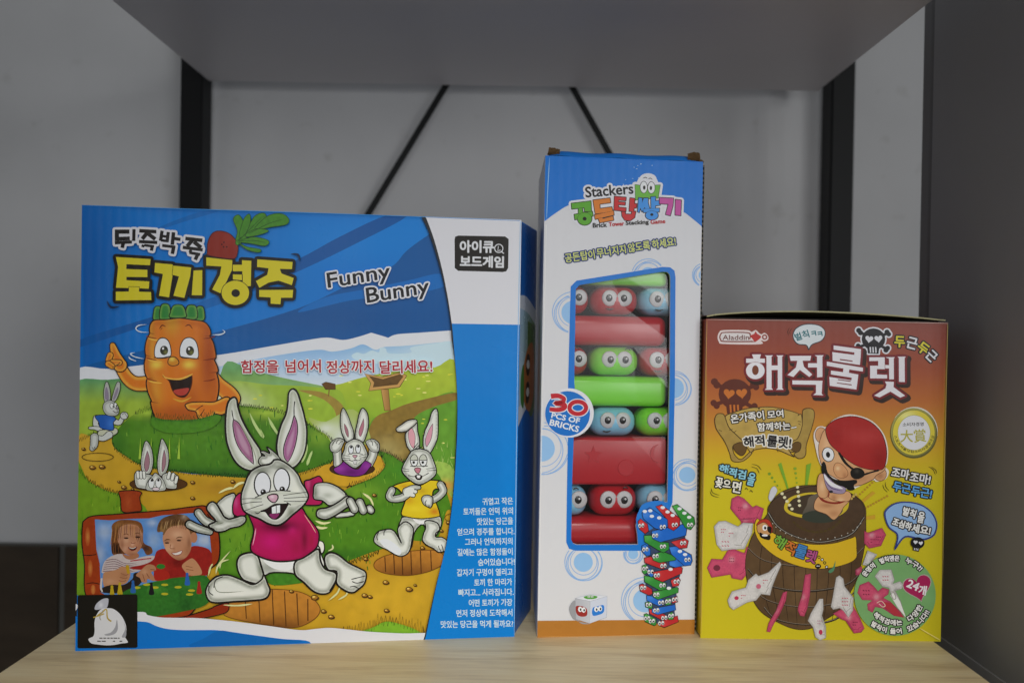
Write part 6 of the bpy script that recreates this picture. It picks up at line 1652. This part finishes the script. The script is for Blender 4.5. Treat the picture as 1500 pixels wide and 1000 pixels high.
blade([(320, 780), (370, 755), (420, 780), (490, 850), (520, 835), (580, 860), (560, 940), (500, 980), (400, 970), (310, 860)], PK, PKD); runes(370, 850, '#6a1c34')
at(1015, 760, 5.405)
blade([(385, 0), (490, -10), (480, 30), (385, 40)], PK, PKD)
blade([(170, 60), (205, 20), (260, 15), (360, 60), (400, 30), (478, 35), (470, 110), (410, 235), (330, 240), (230, 250), (190, 200)], SW, SWD); runes(225, 80, '#a8304e'); runes(230, 175, '#a8304e', 6, 22); runes(285, 110, '#a8304e', 4)
blade([(115, 385), (150, 315), (235, 320), (280, 245), (330, 240), (410, 270), (430, 220), (525, 195), (500, 300), (430, 430), (390, 480), (310, 465), (300, 435), (150, 460)], PK, PKD); ell(190, 385, 28, 24, '#6a2a3a', n=12); runes(290, 310, '#6a1c34', 6)
# barrel body
BRN = '#54402a'
at(1015, 590, 5.5556)
fill([(612, 900), (640, 810), (720, 730), (850, 680), (1000, 670), (1150, 680), (1260, 720), (1370, 790), (1410, 860), (1412, 960), (1410, 1100), (1385, 1250), (1340, 1420), (1270, 1560), (1180, 1690), (1080, 1760), (960, 1830), (830, 1835), (690, 1780), (560, 1700), (480, 1580), (440, 1430), (430, 1280), (470, 1120), (530, 1010)], BRN, g=4, noise=(9, .14), ink_w=.8, ink_c='#2a1c10',
     blobs=[(1200, 900, 60, 8, '#3a2a1c', .7), (1180, 860, 20, 40, '#6a5236', .6), (1255, 840, 14, 50, '#3d2c1c', .7), (1125, 880, 16, 40, '#402f1e', .5)])
for x in (560, 650, 740, 830, 920, 1010, 1100, 1190, 1280):
    k = (x - 920) / 480
    line([(920 + (x - 920) * .88, 960 + 60 * (1 - k * k)), (920 + (x - 920) * 1.04, 1330 + 60 * (1 - k * k)), (920 + (x - 920) * .78, 1690 + 130 * (1 - k * k))], .9, '#2c1f13', taper=(.4, .4))
def hoop(y, w, c, rx, dip): line([(920 - rx, y), (920 - rx * .7, y + dip * .7), (920, y + dip), (920 + rx * .7, y + dip * .7), (920 + rx, y)], w, c)
for y, rx, dip, w in ((1180, 470, 150, 1.6), (1350, 470, 180, 3.0), (1480, 440, 180, 1.6), (1660, 340, 140, 2.4)):
    hoop(y, w, '#231b14', rx, dip); hoop(y - 4, .7, '#7a7064', rx, dip)
# yellow label round the belly
fill([(505, 990), (530, 940), (590, 1010), (700, 1080), (850, 1130), (1000, 1150), (1150, 1140), (1290, 1100), (1328, 1090), (1335, 1180), (1322, 1272), (1180, 1330), (1000, 1350), (840, 1320), (680, 1250), (560, 1150), (510, 1060)], '#c2a021', ink_w=.9, ink_c='#3a2c14')
# rim and well
fill([(612, 880), (650, 800), (760, 730), (900, 690), (1040, 675), (1180, 690), (1290, 740), (1370, 800), (1400, 870), (1380, 960), (1290, 1060), (1120, 1120), (950, 1120), (780, 1060), (660, 980)], '#463526', g=3.5, noise=(8, .15), ink_w=.8, ink_c='#231810')
line([(616, 890), (690, 1000), (820, 1080), (1000, 1130), (1150, 1115), (1300, 1060), (1398, 930)], 3.6, '#2a241e'); line([(616, 890), (690, 1000), (820, 1080), (1000, 1130), (1150, 1115), (1300, 1060), (1398, 930)], .8, '#8f8a80')
for k in range(16):
    t = .12 + .76 * k / 15; a = math.pi * (1 - t); ell(1010 + 385 * math.cos(a), 905 + 205 * math.sin(a), 5, 5, '#a8a49a', n=8)
fill([(745, 850), (780, 780), (860, 745), (970, 728), (1080, 740), (1250, 760), (1275, 810), (1250, 880), (1150, 935), (1000, 945), (870, 930), (780, 900)], '#b8a22c')
fill([(775, 850), (810, 790), (880, 762), (970, 745), (1080, 760), (1220, 780), (1245, 820), (1210, 870), (1120, 905), (1000, 915), (880, 905), (800, 880)], '#3f3428', ink_w=.6, ink_c='#241b12')
text('두근두근두근두근두근두근두근', (800, 925), (1000, 940), 18, '#4a3f14', .1, arc=(1010, 800, 240, 140, 30, False))
for k in range(5): ell(730 + k * 20, 738 + k * 31, 14, 12, '#c9c4a0', n=12); 
for k in range(5): ell(856 + k * 4, 686 + k * 37, 13, 12, '#c9c4a0', n=12)
for k in range(4): ell(1235 + k * 6, 740 + k * 30 - 30, 12, 12, '#c4b67a', n=12)
for x, y in ((1295, 778), (1312, 760), (1330, 745)): ell(x, y, 11, 11, '#b8a050', n=10)
fill([(895, 910), (930, 830), (960, 760), (1100, 720), (1190, 760), (1220, 840), (1210, 900), (1100, 960), (960, 960)], '#62574a', g=3, lin=(0, 735, 0, 765, '#3d4038')); ell(1040, 925, 150, 52, '#34382f')
# the label's own little title
at(1015, 760, 5.405)
for s, a, b, h, c in (('해', (628, 190), (702, 240), 88, '#6a9a3a'), ('적', (715, 250), (792, 290), 96, '#b8682a'), ('룰', (800, 290), (885, 318), 100, '#3f78b0'), ('렛', (890, 330), (965, 352), 96, '#a04a7a')):
    text(s, a, b, h, c, .5, [(1.2, '#241c14')])
ell(570, 70, 62, 66, '#b5885a', ink_w=.8); fill([(505, 50), (540, 5), (600, 5), (632, 60), (625, 110), (600, 50), (560, 25)], '#a23224', ink_w=.6); ell(572, 68, 20, 24, '#cfcfcf'); ell(574, 70, 9, 12, K); fill([(592, 60), (625, 65), (620, 110), (595, 95)], K); fill([(530, 105), (565, 120), (615, 130), (605, 165), (540, 145)], K); ell(572, 128, 24, 9, '#cfcfcf')
ell(992, 372, 24, 20, K); 
for x in (985, 1000): ell(x, 370, 5, 5, '#cfcfcf', n=8)
for x, y, c in ((1000, 300, '#b8a42c'), (1025, 320, '#cfcfcf'), (1045, 345, '#b8a42c'), (1060, 378, '#cfcfcf')): ell(x, y, 13, 13, K, n=10); ell(x, y, 7, 7, c, n=8)
fill([(1075, 410), (1110, 380), (1130, 330), (1120, 400), (1090, 425)], '#4a7a5a')
# swords in front of the barrel
blade([(275, 640), (310, 570), (420, 540), (440, 480), (500, 430), (520, 450), (600, 420), (690, 335), (700, 360), (660, 450), (625, 540), (610, 600), (540, 590), (500, 640), (430, 655), (320, 715), (290, 690)], SW, SWD); ell(345, 622, 18, 16, '#a8304e', n=10); ell(520, 530, 20, 20, '#b05a70', n=10); runes(380, 600, '#a8304e', 4); runes(555, 480, '#a8304e', 4)
blade([(585, 885), (600, 820), (660, 720), (715, 580), (745, 570), (735, 640), (690, 740), (630, 840), (610, 888)], PK, PKD)
blade([(835, 690), (865, 600), (890, 440), (935, 430), (925, 600), (905, 700), (880, 765), (850, 760), (832, 720)], PK, PKD)
blade([(910, 800), (935, 740), (1000, 630), (1030, 628), (1032, 710), (1020, 760), (1050, 850), (1050, 935), (1005, 960), (970, 930), (950, 850)], SW, SWD); ell(1010, 890, 16, 20, '#a8304e', n=10); runes(985, 800, '#a05a80', 5)
at(1200, 760, 5.405)
blade([(360, 95), (390, 110), (500, 72), (530, 125), (490, 210), (400, 230), (360, 190)], PK, PKD); runes(455, 140, '#5a1a30', 5); runes(410, 160, '#6a1c34', 4)
blade([(345, 360), (385, 250), (460, 280), (420, 330), (400, 370)], SW, SWD); blade([(290, 400), (340, 370), (335, 440), (290, 440)], PK, PKD)
blade([(110, 745), (190, 700), (270, 690), (320, 780), (355, 860), (330, 890), (275, 898), (210, 800), (180, 790)], PK, PKD); runes(265, 810, '#5a1a30', 5)
blade([(92, 690), (110, 600), (135, 460), (160, 445), (190, 470), (200, 530), (270, 620), (265, 720), (230, 775), (190, 720), (160, 700), (110, 712)], SW, SWD); runes(180, 620, '#a8304e', 9, 18)
# the pirate
part(F3, 'pirate_picture'); at(1200, 590, 5.5556)
SK, SKD = '#c09268', '#8f5a3a'
fill([(-12, 200), (30, 190), (62, 195), (120, 140), (220, 98), (320, 102), (440, 150), (530, 250), (566, 370), (560, 480), (545, 520), (572, 560), (545, 620), (470, 642), (440, 630), (330, 680), (280, 700), (200, 690), (60, 560), (5, 480), (-30, 340), (-40, 260)], '#cfc6bc')
fill([(-40, 850), (-20, 780), (60, 730), (180, 760), (250, 790), (200, 850), (170, 905), (120, 950), (60, 905), (-10, 880)], SK, g=2, ink_w=.7, ink_c='#5a3520', blobs=[(1212, 740, 12, 4, SKD, .6), (1222, 752, 8, 5, SKD, .5)])
fill([(90, 690), (150, 720), (240, 720), (265, 760), (240, 800), (160, 800), (95, 780), (70, 740)], SK, g=1.8, ink_w=.7, ink_c='#5a3520', blobs=[(1232, 733, 5, 4, '#dcb48c', .8), (1222, 729, 4, 5, SKD, .6)])
fill([(0, 590), (40, 575), (80, 620), (85, 690), (70, 760), (30, 775), (-5, 750), (-15, 680)], SK, g=1.8, ink_w=.7, ink_c='#5a3520', blobs=[(1205, 712, 4, 8, '#dab28a', .7), (1214, 720, 3, 8, SKD, .6)])
line([(0, 765), (50, 800), (130, 815), (215, 800)], 3.2, '#7d2a1e', taper=(.2, .2)); line([(78, 690), (84, 740), (70, 775)], 1.4, '#7d2a1e', taper=(.3, 0))
ell(20, 262, 46, 62, SK, ink_w=.8, ink_c='#6a4028', g=2, blobs=[(1205, 640, 4, 6, SKD, .5)]); ell(500, 580, 52, 56, SK, ink_w=.8, ink_c='#6a4028', g=2, blobs=[(1290, 697, 6, 5, SKD, .7)])
fill([(50, 220), (150, 160), (300, 180), (440, 350), (545, 520), (470, 590), (440, 625), (340, 670), (260, 670), (150, 620), (60, 560), (12, 470), (0, 360), (20, 280)], SK, g=2.4, ink_w=.9, ink_c='#5a3520', blobs=[(1212, 655, 6, 16, '#d4ac84', .7), (1255, 700, 20, 8, SKD, .5), (1228, 672, 8, 12, '#cda67c', .6)])
fill([(58, 235), (70, 190), (130, 142), (220, 114), (320, 116), (430, 160), (515, 250), (552, 370), (550, 470), (520, 540), (430, 545), (330, 520), (240, 470), (160, 400), (90, 330)], '#97221f', g=2.6, ink_w=1, ink_c='#3a0c0a', blobs=[(1268, 640, 26, 12, '#a83634', .7), (1290, 675, 12, 20, '#7a1614', .6), (1225, 640, 10, 16, '#861c1a', .5)])
line([(165, 405), (220, 490), (285, 545)], 3.6, '#15120f'); line([(350, 590), (430, 565), (490, 548)], 2.6, '#15120f')
fill([(258, 560), (290, 530), (340, 532), (372, 565), (365, 600), (310, 622), (270, 605)], '#17140f', g=1.6, blobs=[(1256, 690, 3, 3, '#3a3630', .8)])
ell(78, 420, 48, 58, '#cfd0d2', -12, 1.1); ell(77, 422, 17, 24, K, -8)
fill([(120, 545), (140, 490), (190, 500), (232, 550), (235, 590), (200, 612), (150, 600)], '#bf8d62', g=1.6, ink_w=.8, ink_c='#7a4a2c', blobs=[(1228, 686, 3, 3, '#dab88e', .9), (1238, 697, 3, 5, SKD, .6)])
fill([(40, 560), (85, 610), (140, 660), (215, 690), (205, 735), (130, 735), (75, 705), (48, 640)], '#8f7f98', ink_w=.6); fill([(46, 580), (100, 640), (190, 690), (180, 700), (100, 676), (52, 620)], '#d0cfd2'); line([(52, 630), (100, 690), (190, 716)], 1.0, '#3a3160', taper=(.2, .2))
fill([(22, 510), (38, 478), (58, 500), (75, 570), (130, 620), (220, 632), (300, 625), (312, 650), (285, 672), (292, 705), (250, 712), (215, 690), (150, 660), (80, 610), (50, 575), (28, 575)], '#15120f', g=2, blobs=[(1222, 702, 8, 2.5, '#2d2822', .8)])
ell(100, 722, 16, 12, '#2a2a30', n=12)
# blue bubble and the little skull
part(F3, 'warning_bubble'); at(1200, 590, 5.5556)
fill([(538, 920), (550, 870), (620, 820), (720, 808), (830, 830), (915, 890), (955, 970), (950, 1040), (920, 1085), (840, 1110), (700, 1088), (615, 1195, 1), (640, 1075), (570, 1010)], '#7fa2cc', ink_w=2.3, ink_c='#2f3a78')
for s, a, b, h in (('벌칙', (676, 908), (776, 940), 68), ('을', (798, 968), (848, 978), 86), ('조심하', (592, 990), (742, 1040), 62), ('세요!', (750, 1048), (900, 1075), 68)): text(s, a, b, h, '#cfd1d0', .5, [(1.7, '#2a241e')])
at(1200, 760, 5.405)
ell(780, 188, 55, 46, '#17161a'); fill([(745, 215), (800, 225), (788, 258), (742, 245)], '#17161a', 0); heart(763, 182, 17, '#c9cad0', 5); heart(805, 190, 17, '#c9cad0', -5)
for k in range(3): line([(756 + k * 13, 228 + k * 2), (754 + k * 13, 244 + k * 2)], 1.1, '#c9cad0', sm=0)
# green disc with swords and heart
part(F3, 'green_disc_picture')
ell(598, 598, 322, 320, '#6d9a62', n=60, g=5, noise=(14, .06))
blade([(440, 450), (480, 400), (570, 398), (595, 480), (580, 510), (640, 490), (668, 520), (650, 550), (600, 565), (640, 640), (680, 770), (640, 720), (570, 600), (550, 540), (500, 530)], SW, SWD); runes(500, 450, '#a8304e', 6, 18)
fill([(590, 570), (640, 650), (684, 775), (620, 700), (560, 600)], '#cfcfcc', 0, .4, SWD)
blade([(303, 580), (320, 520), (390, 492), (430, 530), (465, 570), (500, 540), (550, 555), (545, 590), (505, 620), (560, 650), (640, 730), (670, 775), (590, 760), (500, 700), (440, 690), (420, 735), (385, 715), (380, 670), (420, 640), (340, 635)], PK, PKD); runes(345, 560, '#5a1a30', 6, 20)
fill([(500, 650), (570, 660), (668, 775), (590, 758), (510, 690)], '#a2303c', 0, .4, PKD)
line([(455, 660), (490, 645), (520, 680), (500, 690), (470, 665)], 1.2, '#c9b0a0'); line([(570, 570), (590, 580), (605, 620), (585, 630), (565, 590)], 1.2, '#8f8a84')
heart(778, 535, 118, '#9c9a90', -14); heart(778, 535, 110, '#96204e', -14)
text('24', (688, 530), (772, 566), 62, '#d2cfd2', .5); text('개', (782, 590), (838, 600), 72, '#d2cfd2', .5)
LT = dict(h=44, c='#d6d7d2', bold=.35, lines=[(1.5, '#1d1c1a')])
for s, a0, a1 in (('운명의', 212, 236), ('벌칙맨은', 246, 277), ('누구?!', 288, 316)): text(s, None, None, arc=(598, 598, 268, a0, a1, False), **LT)
for s, a0, a1, r in (('해적검에는', 138, 76, 238), ('다양한', 62, 22, 238), ('벌칙이', 130, 104, 306), ('들어', 98, 80, 306), ('있습니다!!', 70, 26, 306)): text(s, None, None, arc=(598, 598, r, a0, a1, True), h=44, c='#d6d7d2', bold=.35, lines=[(1.5, '#1d1c1a')])
done()
part(F3, 'worn_edge', 'pale rubbed fold along the upper edge'); at()
line([(1037, 467.4), (1120, 468.5), (1250, 470.2), (1391, 474)], 1.0, '#b09088', taper=(.4, .8)); line([(1390.5, 475), (1388, 560), (1384, 700), (1379, 930)], .9, '#b09a50', taper=(.6, .3))
line([(1036.5, 468), (1034, 560), (1030, 740), (1027, 928)], .9, '#b08a50', taper=(.5, .3)); line([(1345, 918), (1362, 928), (1376, 936)], 1.6, '#d2c468', taper=(0, .3))
done()
